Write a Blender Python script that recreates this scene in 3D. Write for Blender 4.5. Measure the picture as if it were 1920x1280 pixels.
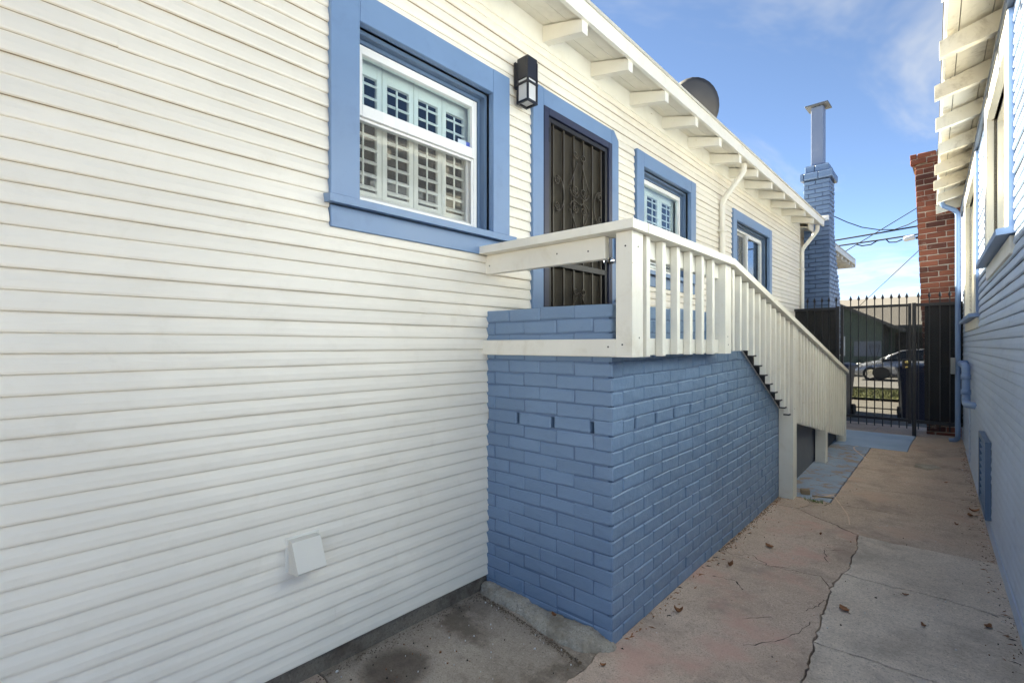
import bpy, bmesh, math, random
from mathutils import Vector, Matrix
random.seed(7)
for o in list(bpy.data.objects): bpy.data.objects.remove(o, do_unlink=True)
SC = bpy.context.scene
COL = SC.collection
R = math.radians
# ------------------------------------------------------------------ camera
YAW = math.atan2(840, 920)
cam = bpy.data.cameras.new('camera'); camo = bpy.data.objects.new('camera', cam); COL.objects.link(camo)
camo.location = (0, 0, 1.37); camo.rotation_euler = (R(90), 0, YAW)
cam.sensor_width = 36; cam.lens = 920/1920*36; cam.shift_y = 6/1920; cam.clip_start = .02; cam.clip_end = 2000
SC.camera = camo
# ------------------------------------------------------------------ light
SUN_EL, SUN_AZ = 38.0, 16.0       # azimuth: degrees from -X turned towards +Y
W = bpy.data.worlds.new('World'); SC.world = W; W.use_nodes = True
nt = W.node_tree; nt.nodes.clear()
wo = nt.nodes.new('ShaderNodeOutputWorld'); bg = nt.nodes.new('ShaderNodeBackground')
sky = nt.nodes.new('ShaderNodeTexSky'); sky.sky_type = 'NISHITA'; sky.sun_disc = False
sky.sun_elevation = R(SUN_EL); sky.sun_rotation = R(-(90-SUN_AZ)); sky.altitude = 0
sky.air_density = 0.27; sky.dust_density = 0.0; sky.ozone_density = 2.6
bg.inputs['Strength'].default_value = 0.074
tc = nt.nodes.new('ShaderNodeTexCoord'); sep = nt.nodes.new('ShaderNodeSeparateXYZ')
nt.links.new(tc.outputs['Generated'], sep.inputs[0])
def wmath(op, a, b=None, clamp=False):
    n = nt.nodes.new('ShaderNodeMath'); n.operation = op; n.use_clamp = clamp
    for i, v in enumerate((a, b)):
        if v is None: continue
        if isinstance(v, (int, float)): n.inputs[i].default_value = v
        else: nt.links.new(v, n.inputs[i])
    return n.outputs[0]
# clouds: project the direction on a flat layer overhead
zz = wmath('MAXIMUM', sep.outputs['Z'], .02); zz = wmath('ADD', zz, .08)
cx = wmath('DIVIDE', sep.outputs['X'], zz); cy = wmath('DIVIDE', sep.outputs['Y'], zz)
comb = nt.nodes.new('ShaderNodeCombineXYZ'); nt.links.new(cx, comb.inputs[0]); nt.links.new(cy, comb.inputs[1])
def wnoise(scale, det, rough, off=(0, 0, 0), vs=(1, 1, 1)):
    m = nt.nodes.new('ShaderNodeMapping'); m.inputs['Location'].default_value = off; m.inputs['Scale'].default_value = vs
    nt.links.new(comb.outputs[0], m.inputs[0])
    n = nt.nodes.new('ShaderNodeTexNoise'); n.inputs['Scale'].default_value = scale; n.inputs['Detail'].default_value = det
    n.inputs['Roughness'].default_value = rough; n.inputs['Distortion'].default_value = .6
    nt.links.new(m.outputs[0], n.inputs['Vector']); return n.outputs['Fac']
def wramp(x, a, b):
    n = nt.nodes.new('ShaderNodeMapRange'); n.inputs[1].default_value = a; n.inputs[2].default_value = b
    n.interpolation_type = 'SMOOTHSTEP'; nt.links.new(x, n.inputs[0]); return n.outputs[0]
thin = wmath('MULTIPLY', wramp(wnoise(.9, 6, .62, (3.1, 1.7, 0), (1, .6, 1)), .49, .76), .65)
low = wmath('MULTIPLY', wramp(wnoise(1.1, 6, .6, (7.3, 2.2, 0)), .42, .60), wramp(sep.outputs['Z'], .19, .09))
cloud = wmath('MAXIMUM', thin, wmath('MULTIPLY', low, .85))
mixc = nt.nodes.new('ShaderNodeMixRGB'); nt.links.new(cloud, mixc.inputs[0]); nt.links.new(sky.outputs[0], mixc.inputs[1])
mixc.inputs[2].default_value = (1.9, 1.95, 2.1, 1)
nt.links.new(mixc.outputs[0], bg.inputs['Color']); nt.links.new(bg.outputs[0], wo.inputs['Surface'])
sl = bpy.data.lights.new('sun', 'SUN'); sl.energy = 5.0; sl.angle = R(.53); sl.color = (1, .94, .84)
so = bpy.data.objects.new('sun', sl); COL.objects.link(so)
tosun = Vector((-math.cos(R(SUN_AZ))*math.cos(R(SUN_EL)), math.sin(R(SUN_AZ))*math.cos(R(SUN_EL)), math.sin(R(SUN_EL))))
so.rotation_euler = tosun.to_track_quat('Z', 'Y').to_euler(); so.location = (-20, 8, 20)
VS = SC.view_settings; VS.view_transform = 'Standard'; VS.look = 'None'; VS.exposure = 2.90; VS.gamma = 1; VS.use_curve_mapping = False
VS.use_white_balance = True; VS.white_balance_temperature = 7700; VS.white_balance_tint = 3     # camera balanced for open shade
SC.render.engine = 'CYCLES'; SC.render.resolution_x = 1024; SC.render.resolution_y = 682
SC.cycles.max_bounces = 10; SC.cycles.diffuse_bounces = 6; SC.cycles.transparent_max_bounces = 16

# ------------------------------------------------------------------ materials
MATS = {}
class NT:
    def __init__(s, name):
        s.m = bpy.data.materials.new(name); s.m.use_nodes = True; s.t = s.m.node_tree; s.n = s.t.nodes
        s.b = s.n['Principled BSDF']; s.geo = s.n.new('ShaderNodeNewGeometry'); MATS[name] = s.m
    def link(s, a, b): s.t.links.new(a, b)
    def noise(s, scale, det=3, rough=.55, vs=(1, 1, 1), off=(0, 0, 0), dist=0, local=False):
        m = s.n.new('ShaderNodeMapping'); m.inputs['Scale'].default_value = vs; m.inputs['Location'].default_value = off
        if local:
            t = s.n.new('ShaderNodeTexCoord'); s.link(t.outputs['Object'], m.inputs[0])
        else: s.link(s.geo.outputs['Position'], m.inputs[0])
        n = s.n.new('ShaderNodeTexNoise'); n.inputs['Scale'].default_value = scale; n.inputs['Detail'].default_value = det
        n.inputs['Roughness'].default_value = rough; n.inputs['Distortion'].default_value = dist
        s.link(m.outputs[0], n.inputs['Vector']); return n.outputs['Fac']
    def rng(s, x, a, b, c=0, d=1, smooth=True):
        n = s.n.new('ShaderNodeMapRange'); n.inputs[1].default_value = a; n.inputs[2].default_value = b
        n.inputs[3].default_value = c; n.inputs[4].default_value = d
        if smooth: n.interpolation_type = 'SMOOTHSTEP'
        s.link(x, n.inputs[0]); return n.outputs[0]
    def mix(s, f, a, b):
        n = s.n.new('ShaderNodeMixRGB')
        for i, v in enumerate((f, a, b)):
            if isinstance(v, tuple): n.inputs[i].default_value = (*v, 1)
            elif isinstance(v, (int, float)): n.inputs[i].default_value = v
            else: s.link(v, n.inputs[i])
        return n.outputs[0]
    def math(s, op, a, b):
        n = s.n.new('ShaderNodeMath'); n.operation = op
        for i, v in enumerate((a, b)):
            if isinstance(v, (int, float)): n.inputs[i].default_value = v
            else: s.link(v, n.inputs[i])
        return n.outputs[0]
    def bump(s, h, dist=.002, strength=.6, prev=None):
        n = s.n.new('ShaderNodeBump'); n.inputs['Strength'].default_value = strength; n.inputs['Distance'].default_value = dist
        s.link(h, n.inputs['Height'])
        if prev is not None: s.link(prev, n.inputs['Normal'])
        return n.outputs[0]
    def done(s, col, rough=.5, nor=None, metal=0, spec=.5):
        for k, v in (('Base Color', col), ('Roughness', rough), ('Metallic', metal), ('Specular IOR Level', spec)):
            if isinstance(v, tuple): s.b.inputs[k].default_value = (*v, 1)
            elif isinstance(v, (int, float)): s.b.inputs[k].default_value = v
            else: s.link(v, s.b.inputs[k])
        if nor is not None: s.link(nor, s.b.inputs['Normal'])
        return s.m
def objrand(s):
    n = s.n.new('ShaderNodeObjectInfo'); return n.outputs['Random']
def mul(c, k): return tuple(min(1, x*k) for x in c)
def paint(name, col, rough=.5, grain=(1, .06, 1), gs=60, gd=.0012, dirt=None, dirtamt=.35, chip=None, var=.06, gstr=.5):
    s = NT(name)
    g = s.noise(gs, 4, .6, grain, dist=.3); big = s.noise(1.7, 3, .55)
    c = s.mix(s.rng(big, .3, .7), mul(col, 1-var), mul(col, 1+var))
    c = s.mix(s.math('MULTIPLY', objrand(s), .5), c, mul(col, 1-var*1.2))
    if dirt:
        d = s.noise(7, 6, .68, dist=.4); c = s.mix(s.rng(d, .50, .80, 0, dirtamt), c, dirt)
    if chip:
        k = s.noise(26, 5, .6, (1, .35, 1), dist=.5); c = s.mix(s.rng(k, .70, .735), c, chip)
    rr = s.rng(big, .2, .8, rough-.07, rough+.07)
    return s.done(c, rr, s.bump(g, gd, gstr))
CREAM = (.815, .768, .68)
paint('cream_siding', CREAM, .42, (1.4, .16, 1.4), 34, .0034, (.52, .46, .36), .22, gstr=.55)
paint('lap_shade', (.34, .27, .19), .8)  # brown shadow line below each lap, painted on the board's underside
paint('cream_trim', (.80, .775, .70), .42, (1, .1, 1), 50, .0015, (.5, .44, .33), .25, chip=(.45, .38, .28))
paint('cream_rail', (.80, .77, .685), .45, (1, 1, .12), 55, .0042, (.5, .43, .30), .4, chip=(.50, .40, .26), gstr=.6)
paint('cream_soffit', (.78, .75, .67), .55, (1, .1, 1), 40, .0015, (.5, .46, .38), .35)
paint('aged_white', (.74, .70, .61), .6, (.25, 1, 1), 45, .003, (.26, .21, .15), .85, chip=(.3, .24, .17), gstr=.8)
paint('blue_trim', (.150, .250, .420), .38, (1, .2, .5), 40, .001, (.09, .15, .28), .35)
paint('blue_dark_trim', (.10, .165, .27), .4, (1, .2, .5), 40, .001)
paint('blue_siding', (.49, .59, .75), .42, (1.2, .12, 1.2), 30, .003, (.22, .30, .46), .45, chip=(.62, .64, .66), gstr=.7)
paint('shaded_blue', (.05, .07, .10), .5)  # eave shade on the frieze and shadow lines under blue laps, as colour
paint('vent_cream', (.72, .69, .62), .5)
paint('vinyl_white', (.82, .82, .81), .3, gd=.0002)
paint('shutter_white', (.86, .83, .76), .45, gd=.0003)
paint('navy_metal', (.020, .026, .060), .38, gd=.0006)
paint('black_metal', (.010, .010, .013), .42, gd=.0006, gs=120)
paint('bronze_metal', (.040, .031, .020), .4, gd=.0005)
paint('blue_pipe', (.20, .31, .52), .4, (1, 1, .3), 40, .0008, (.35, .4, .48), .3)
paint('grey_plywood', (.115, .125, .150), .7, (1, 1, .1), 50, .002, (.20, .21, .24), .5)
paint('stair_dark_wood', (.05, .045, .045), .8)  # near-black tone of the stringer board, baluster tips and nails
paint('grey_plastic', (.30, .31, .31), .5)
paint('bin_blue', (.010, .017, .060), .45)
paint('rubber', (.012, .012, .012), .8)
paint('green_stucco', (.095, .125, .095), .85, (1, 1, 1), 60, .004)
paint('patch_stucco', (.20, .215, .25), .85, (1, 1, 1), 60, .004)
paint('shingle_grey', (.085, .08, .08), .9, (1, 1, 1), 90, .006, (.05, .048, .045), .6)
paint('roof_cream', (.56, .54, .48), .8, (1, 1, 1), 120, .003)
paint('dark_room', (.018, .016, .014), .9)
paint('garage_dark', (.030, .024, .018), .8)
paint('galvanised', (.17, .22, .34), .4, (1, 1, .3), 20, .001, (.26, .30, .40), .6)
paint('flue_cap', (.09, .10, .12), .45)
paint('dish_grey', (.055, .055, .06), .5)
paint('leaf_brown', (.30, .125, .050), .75, (1, 1, 1), 80, .002, (.14, .06, .03), .8, var=.25)
paint('paper_white', (.75, .75, .75), .8)
paint('wood_scrap', (.30, .22, .14), .8)
paint('soil', (.060, .045, .034), .95, (1, 1, 1), 60, .01, (.11, .085, .06), .6)
paint('drip_paint', (.62, .46, .34), .6)
paint('loose_dirt', (.17, .125, .085), .95)
paint('wire_black', (.012, .012, .014), .7)
paint('far_sidewalk', (.075, .07, .064), .9, (1, 1, 1), 70, .003, (.22, .21, .19), .5)
paint('kerb_concrete', (.12, .115, .105), .9, (1, 1, 1), 70, .003, (.25, .24, .22), .5)
paint('asphalt', (.085, .085, .088), .9, (1, 1, 1), 160, .004, (.13, .13, .125), .5)
paint('backing', (.20, .18, .15), .9)
s = NT('chrome'); s.done((.75, .75, .76), .12, metal=1)
s = NT('brass'); s.done((.75, .55, .20), .22, metal=1)
s = NT('car_silver'); s.done((.34, .36, .40), .25, metal=.6)
s.b.inputs['Coat Weight'].default_value = .6
s = NT('car_glass'); s.done((.012, .014, .016), .05)
s = NT('lamp_black'); s.done((.012, .013, .020), .32)
s = NT('lantern_glass'); s.done((.72, .73, .74), .55)
s.b.inputs['Transmission Weight'].default_value = .25
s = NT('sticker'); s.done((.55, .62, .70), .5)
s = NT('sticker_blue'); s.done((.05, .10, .42), .5)
s = NT('headlight'); s.done((.75, .76, .78), .1)
def glass(name, tint, ior=1.75):
    s = NT(name); s.n.remove(s.b)
    tr = s.n.new('ShaderNodeBsdfTransparent'); tr.inputs[0].default_value = (*tint, 1)
    gl = s.n.new('ShaderNodeBsdfGlossy'); gl.inputs['Roughness'].default_value = .012; gl.inputs[0].default_value = (.95, .98, 1, 1)
    w = s.noise(2.2, 2, .5); gl_n = s.bump(w, .01, .10); s.link(gl_n, gl.inputs['Normal'])
    lw = s.n.new('ShaderNodeLayerWeight'); lw.inputs[0].default_value = .5; f0 = ((ior-1)/(ior+1))**2      # Schlick, same from both sides
    fr = s.math('ADD', f0, s.math('MULTIPLY', s.math('POWER', lw.outputs['Facing'], 5.0), 1-f0))
    mx = s.n.new('ShaderNodeMixShader'); s.link(fr, mx.inputs[0]); s.link(tr.outputs[0], mx.inputs[1]); s.link(gl.outputs[0], mx.inputs[2])
    s.link(mx.outputs[0], s.n['Material Output'].inputs[0])
glass('window_glass', (.91, .965, .975), 1.75)
glass('window_glass_low', (.95, .97, .97), 1.35)
glass('window_glass_clear', (.85, .90, .92), 2.3)
def screen(name, col, amt):
    s = NT(name); tr = s.n.new('ShaderNodeBsdfTransparent'); mx = s.n.new('ShaderNodeMixShader'); mx.inputs[0].default_value = amt
    s.b.inputs['Base Color'].default_value = (*col, 1); s.b.inputs['Roughness'].default_value = .7
    s.link(tr.outputs[0], mx.inputs[1]); s.link(s.b.outputs[0], mx.inputs[2]); s.link(mx.outputs[0], s.n['Material Output'].inputs[0])
screen('insect_screen', (.22, .21, .20), .14)
screen('door_mesh', (.030, .024, .015), .92)
screen('gate_mesh_light', (.02, .02, .022), .31)
screen('gate_mesh_dense', (.012, .012, .014), .88)
# painted brick
def brickpaint(name, col, bump=.004, lite=None):
    s = NT(name); r = objrand(s)
    a = s.noise(16, 5, .62, (1, 1, 1.4)); b = s.noise(90, 3, .6); big = s.noise(1.3, 3, .5)
    c = s.mix(s.rng(big, .3, .7), mul(col, .90), mul(col, 1.10)); c = s.mix(s.math('MULTIPLY', r, .55), c, mul(col, .82))
    c = s.mix(s.rng(a, .60, .80, 0, .45), c, mul(col, .62))
    if lite: c = s.mix(s.rng(s.noise(9, 5, .7), .52, .72, 0, .8), c, lite)
    c = s.mix(s.rng(s.noise(48, 5, .65, off=(6, 2, 1)), .66, .72, 0, .55), c, mul(col, .35)); c = s.mix(s.rng(s.noise(4.5, 6, .7, off=(1, 9, 4)), .55, .75, 0, .35), c, tuple(x*.75+.05 for x in col))
    n = s.bump(a, bump, .7); n = s.bump(b, .0018, .6, n)
    s.done(c, s.rng(a, .3, .7, .32, .54), n)
brickpaint('blue_brick', (.178, .275, .415), .0065)
brickpaint('blue_mortar', (.115, .185, .30), .009)
brickpaint('chimney_blue', (.115, .19, .335), .006)
brickpaint('chimney_blue_mortar', (.05, .085, .165), .006)
s = NT('red_brick'); r = objrand(s); a = s.noise(11, 6, .68); rmp = s.n.new('ShaderNodeValToRGB'); s.link(r, rmp.inputs[0])
rmp.color_ramp.elements[0].color = (.085, .028, .019, 1); rmp.color_ramp.elements[1].color = (.27, .085, .046, 1)
e = rmp.color_ramp.elements.new(.5); e.color = (.19, .055, .030, 1)
c = s.mix(s.rng(a, .55, .75, 0, .7), rmp.outputs[0], (.10, .05, .04)); c = s.mix(s.rng(s.noise(5, 5, .7, off=(4, 1, 2)), .58, .72, 0, .7), c, (.55, .45, .38))
s.done(c, .85, s.bump(s.noise(60, 4, .6), .004, .7))
s = NT('red_mortar'); s.done(s.mix(s.noise(20, 4, .6), (.36, .29, .23), (.55, .47, .40)), .95, s.bump(s.noise(80, 3), .003))
# concretes
def concrete(name, col, alt, pink=None, dark=None, stain=None):
    s = NT(name); big = s.noise(1.5, 5, .6, dist=.3); mid = s.noise(9, 6, .7); fine = s.noise(75, 4, .75); pit = s.noise(140, 3, .7)
    c = s.mix(s.rng(big, .30, .70), col, alt); c = s.mix(s.rng(mid, .45, .8, 0, .55), c, mul(col, .55))
    c = s.mix(s.rng(fine, .50, .72, 0, .60), c, mul(alt, 1.35)); c = s.mix(s.rng(pit, .52, .66, 0, .70), c, mul(col, .45)); c = s.mix(s.rng(s.noise(34, 4, .7, off=(3, 3, 0)), .56, .74, 0, .6), c, mul(col, .5))
    c = s.mix(s.rng(s.noise(1.6, 7, .70, off=(2, 5, 0)), .48, .68, 0, .65), c, mul(col, .52))
    if pink: c = s.mix(s.rng(s.noise(2.3, 4, .6, off=(5, 3, 0)), .50, .68, 0, .7), c, pink)
    if dark:
        c = s.mix(s.rng(s.noise(3.0, 5, .65, off=(1, 8, 0)), .48, .64, 0, .75), c, dark)
    if stain:
        for (px, py, rr) in stain:
            v = s.n.new('ShaderNodeVectorMath'); v.operation = 'DISTANCE'; s.link(s.geo.outputs['Position'], v.inputs[0]); v.inputs[1].default_value = (px, py, 0)
            d = s.math('ADD', v.outputs['Value'], s.math('MULTIPLY', mid, .10)); c = s.mix(s.rng(d, rr+.10, rr+.02, 0, .7), c, (.055, .038, .028))
    n = s.bump(fine, .0022, .6); n = s.bump(mid, .004, .4, n)
    s.done(c, .9, n)
concrete('concrete_grey', (.60, .50, .415), (.70, .60, .51))
concrete('concrete_pink', (.52, .395, .315), (.61, .48, .39), pink=(.60, .365, .30))
concrete('concrete_brown', (.49, .375, .295), (.58, .455, .365), pink=(.54, .375, .29))
concrete('concrete_dirty', (.36, .295, .24), (.47, .40, .33), dark=(.12, .09, .066), stain=[(-1.76, 1.20, .13)])
concrete('footing_concrete', (.38, .34, .28), (.50, .45, .38), dark=(.22, .18, .13))
concrete('bounce_concrete', (.48, .44, .38), (.56, .52, .46))  # for the added slabs out of view that bounce light
concrete('footing_shaded', (.16, .135, .11), (.24, .21, .17), dark=(.07, .05, .038))  # shade below the lowest boards put into the foundation's dark tone
s = NT('worn_blue_paint'); k = s.noise(7, 6, .72, off=(2, 2, 0)); fine = s.noise(150, 3, .7)
wear = s.rng(k, .50, .60); c = s.mix(s.rng(s.noise(3, 4, .6), .3, .7), (.235, .305, .42), (.30, .375, .49))
c = s.mix(wear, c, (.30, .24, .20)); c = s.mix(s.rng(fine, .5, .8, 0, .4), c, (.40, .45, .55)); s.done(c, .75, s.bump(fine, .002, .6))
s = NT('fresh_blue_paint'); k = s.noise(5, 6, .72, off=(7, 2, 0)); c = s.mix(s.rng(s.noise(3, 4, .6), .3, .7), (.26, .365, .53), (.34, .45, .61))
c = s.mix(s.rng(k, .60, .72, 0, .8), c, (.50, .56, .66)); s.done(c, .6, s.bump(s.noise(150, 3), .002, .5))
s = NT('turf'); a = s.noise(3, 5, .65); s.done(s.mix(s.rng(a, .35, .65), (.040, .058, .016), (.095, .095, .03)), .95, s.bump(s.noise(40, 4), .05, .8))
s = NT('weed_green'); s.done((.09, .15, .03), .7)
M = MATS

# ------------------------------------------------------------------ mesh helpers
def link(name, me, mat=None, parent=None, loc=None, rot=None, scale=None):
    o = bpy.data.objects.new(name, me); COL.objects.link(o)
    if mat is not None and me is not None and len(me.materials) == 0: me.materials.append(M[mat])
    if parent is not None: o.parent = parent
    if loc is not None: o.location = loc
    if rot is not None: o.rotation_euler = rot
    if scale is not None: o.scale = scale
    return o
def empty(name, loc=(0, 0, 0), rz=0, label=None, cat=None, group=None, kind=None):
    o = bpy.data.objects.new(name, None); COL.objects.link(o); o.location = loc; o.rotation_euler = (0, 0, rz); o.empty_display_size = .1
    return tag(o, label, cat, group, kind)
def tag(o, label=None, cat=None, group=None, kind=None):
    for k, v in (('label', label), ('category', cat), ('group', group), ('kind', kind)):
        if v: o[k] = v
    return o
class MB:
    def __init__(s): s.bm = bmesh.new()
    def box(s, lo, hi, bevel=0, seg=1, rot=None, about=None):
        r = bmesh.ops.create_cube(s.bm, size=1); vs = r['verts']
        for v in vs: v.co = Vector([lo[i]+(v.co[i]+.5)*(hi[i]-lo[i]) for i in range(3)])
        if bevel:
            es = list({e for v in vs for e in v.link_edges})
            rr = bmesh.ops.bevel(s.bm, geom=es, offset=bevel, segments=seg, affect='EDGES', profile=.6); vs = list({v for f in rr['faces'] for v in f.verts} | {v for v in vs if v.is_valid})
        if rot is not None:
            c = Vector(about) if about else (Vector(lo)+Vector(hi))/2
            bmesh.ops.rotate(s.bm, verts=vs, cent=c, matrix=rot)
        return s
    def prism(s, pts, axis, a, b):
        """polygon pts (2D) in the two other axes, extruded along axis from a to b"""
        def P(p, t):
            if axis == 0: return (t, p[0], p[1])
            if axis == 1: return (p[0], t, p[1])
            return (p[0], p[1], t)
        v0 = [s.bm.verts.new(P(p, a)) for p in pts]; v1 = [s.bm.verts.new(P(p, b)) for p in pts]
        n = len(pts)
        s.bm.faces.new(v0[::-1]); s.bm.faces.new(v1)
        for i in range(n): s.bm.faces.new((v0[i], v0[(i+1) % n], v1[(i+1) % n], v1[i]))
        return s
    def tube(s, path, r, n=8, closed=False, rs=None):
        path = [Vector(p) for p in path]; rings = []
        up = Vector((.13, .27, .95)).normalized()
        for i, p in enumerate(path):
            if closed: t = path[(i+1) % len(path)]-path[i-1]
            else: t = path[min(i+1, len(path)-1)]-path[max(i-1, 0)]
            t.normalize(); a = t.cross(up)
            if a.length < 1e-3: a = t.cross(Vector((1, 0, 0)))
            a.normalize(); b = t.cross(a); rr = rs[i] if rs else r
            rings.append([s.bm.verts.new(p+(a*math.cos(k*2*math.pi/n)+b*math.sin(k*2*math.pi/n))*rr) for k in range(n)])
        m = len(rings)
        for i in range(m if closed else m-1):
            A, B = rings[i], rings[(i+1) % m]
            for k in range(n): s.bm.faces.new((A[k], A[(k+1) % n], B[(k+1) % n], B[k]))
        if not closed: s.bm.faces.new(rings[0][::-1]); s.bm.faces.new(rings[-1])
        return s
    def loft(s, rings, cap=True):
        R_ = [[s.bm.verts.new(p) for p in ring] for ring in rings]
        for A, B in zip(R_, R_[1:]):
            n = len(A)
            for k in range(n): s.bm.faces.new((A[k], A[(k+1) % n], B[(k+1) % n], B[k]))
        if cap: s.bm.faces.new(R_[0][::-1]); s.bm.faces.new(R_[-1])
        return s
    def sphere(s, c, r, sc=(1, 1, 1), u=12, v=8):
        rr = bmesh.ops.create_uvsphere(s.bm, u_segments=u, v_segments=v, radius=r)
        for w in rr['verts']: w.co = Vector((w.co.x*sc[0]+c[0], w.co.y*sc[1]+c[1], w.co.z*sc[2]+c[2]))
        return s
    def mesh(s, name='m', smooth=False):
        bmesh.ops.recalc_face_normals(s.bm, faces=s.bm.faces[:])
        me = bpy.data.meshes.new(name); s.bm.to_mesh(me); s.bm.free()
        if smooth:
            for p in me.polygons: p.use_smooth = True
        return me
    def build(s, name, mat, parent=None, smooth=False, loc=None, rot=None):
        return link(name, s.mesh(name, smooth), mat, parent, loc, rot)
def box(name, lo, hi, mat, parent=None, bevel=.002):
    return MB().box(lo, hi, bevel).build(name, mat, parent)
def arc(c, r, a0, a1, n, plane='yz', r1=None):
    out = []
    for i in range(n+1):
        t = i/n; a = a0+(a1-a0)*t; rr = r if r1 is None else r+(r1-r)*t
        u, v = rr*math.cos(a), rr*math.sin(a)
        out.append((c[0], c[1]+u, c[2]+v) if plane == 'yz' else (c[0]+u, c[1], c[2]+v) if plane == 'xz' else (c[0]+u, c[1]+v, c[2]))
    return out
def fillet(pts, r, n=5):
    pts = [Vector(p) for p in pts]; out = [pts[0]]
    for a, b, c in zip(pts, pts[1:], pts[2:]):
        d0 = (a-b); d1 = (c-b); rr = min(r, d0.length*.49, d1.length*.49); p0 = b+d0.normalized()*rr; p1 = b+d1.normalized()*rr
        for i in range(n+1):
            t = i/n; out.append(p0*(1-t)**2+b*2*t*(1-t)+p1*t**2)
    out.append(pts[-1]); return out
def gz(Y):     # ground height along the alley and out to the street
    P = [(-20, 0), (4.9, 0), (8.8, .10), (10.2, .05), (15, -.26), (22, -.31), (60, -.2), (400, 0)]
    for (a, za), (b, zb) in zip(P, P[1:]):
        if Y <= b: return za+(zb-za)*max(0, (Y-a))/(b-a)
    return 0

# ------------------------------------------------------------------ ground
XR = lambda Y: .227-math.tan(R(1.9))*(Y-3.4)       # face of the blue house
ys = [-60, -20, -5, 0, 4.9, 8.8, 10.2, 15, 22, 30, 45, 60, 150, 500]; xs = [-500, -60, -20, -8, 0, 8, 20, 60, 500]
bm = bmesh.new(); grid = [[bm.verts.new((x, y, gz(y)-.06)) for x in xs] for y in ys]
for j in range(len(ys)-1):
    for i in range(len(xs)-1): bm.faces.new((grid[j][i], grid[j][i+1], grid[j+1][i+1], grid[j+1][i]))
me = bpy.data.meshes.new('ground'); bm.to_mesh(me); bm.free()
tag(link('ground', me, 'soil'), 'bare brown soil under the slabs and around the houses', None, None, 'structure')
walk = empty('walkway', kind='structure')
def jit(p, amp):
    v = Vector((p[0]*4.3, p[1]*4.3, 1.3)); from mathutils import noise as N
    return (p[0]+amp*(N.noise(v)+.55*N.noise(v*3.1)+.5*N.noise(v*8)), p[1]+amp*(N.noise(v+Vector((9, 4, 2)))+.55*N.noise(v*3.1+Vector((5, 1, 7)))+.5*N.noise(v*8+Vector((5, 1, 7)))))
def slab(poly, mat, gap=.004, amp=.018, dz=0, name='slab', th=.05, tilt=(0, 0)):
    """polygon slab, edges broken by shared noise, pulled in by gap so that neighbours leave a joint"""
    pts = []
    n = len(poly)
    for i in range(n):
        a, b = Vector(poly[i]), Vector(poly[(i+1) % n]); k = max(1, int((b-a).length/.03))
        for j in range(k): pts.append(jit(a.lerp(b, j/k), amp))
    area = sum(pts[i][0]*pts[(i+1) % len(pts)][1]-pts[(i+1) % len(pts)][0]*pts[i][1] for i in range(len(pts)))
    if area < 0: pts = pts[::-1]
    ins = []
    m = len(pts)
    for i in range(m):
        a, c = Vector(pts[i-1]), Vector(pts[(i+1) % m]); d = (c-a)
        nrm = Vector((-d.y, d.x)).normalized(); ins.append(Vector(pts[i])+nrm*(gap*random.uniform(.3, 1.5)*(1.6 if random.random() < .12 else 1)))
    cx = sum(p.x for p in ins)/m; cy = sum(p.y for p in ins)/m
    bm = bmesh.new()
    def Z(p): return gz(p.y)+dz+tilt[0]*(p.x-cx)+tilt[1]*(p.y-cy)
    top = [bm.verts.new((p.x, p.y, Z(p))) for p in ins]
    top2 = [bm.verts.new((p.x-.004*(p.x-cx), p.y-.004*(p.y-cy), Z(p)+.003)) for p in ins]
    bot = [bm.verts.new((p.x, p.y, Z(p)-th)) for p in ins]
    f = bm.faces.new(top2)
    for i in range(m):
        j = (i+1) % m; bm.faces.new((top[i], top[j], top2[j], top2[i])); bm.faces.new((bot[i], bot[j], top[j], top[i]))
    bmesh.ops.triangulate(bm, faces=[f]); bmesh.ops.recalc_face_normals(bm, faces=bm.faces[:])
    me = bpy.data.meshes.new(name); bm.to_mesh(me); bm.free()
    return link(name, me, mat, walk)
C1 = [(-.45, -2.2), (-.44, .5), (-.465, 2.2), (-.50, 2.6), (-.525, 2.95), (-.535, 3.23)]   # the long crack
C2 = [(-.515, 3.5), (-.51, 3.7), (-.515, 4.0), (-.53, 4.27)]
slab([(-.45, -2.2), (.42, -2.2), (.36, .5), (.28, 2.66), C1[3], C1[2], C1[1]], 'concrete_grey')
slab([C1[3], (.28, 2.66), (.23, 3.5), (-.515, 3.5), C1[5], C1[4]], 'concrete_grey', gap=.003)
slab([(-.515, 3.5), (.23, 3.5), (.21, 4.29), (-.53, 4.27), C2[2], C2[1]], 'concrete_grey', gap=.003, dz=.002)
slab([C1[0], C1[1], C1[2], C1[3], C1[4], C1[5], (-.60, 3.37), (-.72, 3.335), (-.95, 3.31), (-1.22, 3.36), (-1.19, 1.85), (-1.17, 1.60), (-1.25, 1.45), (-1.25, -2.2)], 'concrete_pink', gap=.0028, dz=.003)
slab([C1[5], (-.515, 3.5), C2[1], C2[2], C2[3], (-.686, 4.41), (-.843, 4.50), (-1.0, 4.64), (-1.25, 4.62), (-1.22, 3.36), (-.95, 3.31), (-.72, 3.335), (-.60, 3.37)], 'concrete_pink', gap=.003, amp=.024)
slab([(-1.25, 1.45), (-1.17, 1.60), (-1.19, 1.85), (-1.22, 2.2), (-2.05, 2.2), (-2.05, .97), (-1.9, .955), (-1.6, .86), (-1.25, .80)], 'concrete_dirty', dz=-.002)
slab([(-1.25, .80), (-1.6, .86), (-1.9, .955), (-2.05, .97), (-2.05, -2.2), (-1.25, -2.2)], 'concrete_pink')
slab([C2[3], (.21, 4.29), (.18, 5.05), (-.83, 4.98), (-.86, 4.86), (-.95, 4.78), (-1.0, 4.64), (-.843, 4.50), (-.686, 4.41)], 'concrete_brown', gap=.003)
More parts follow.
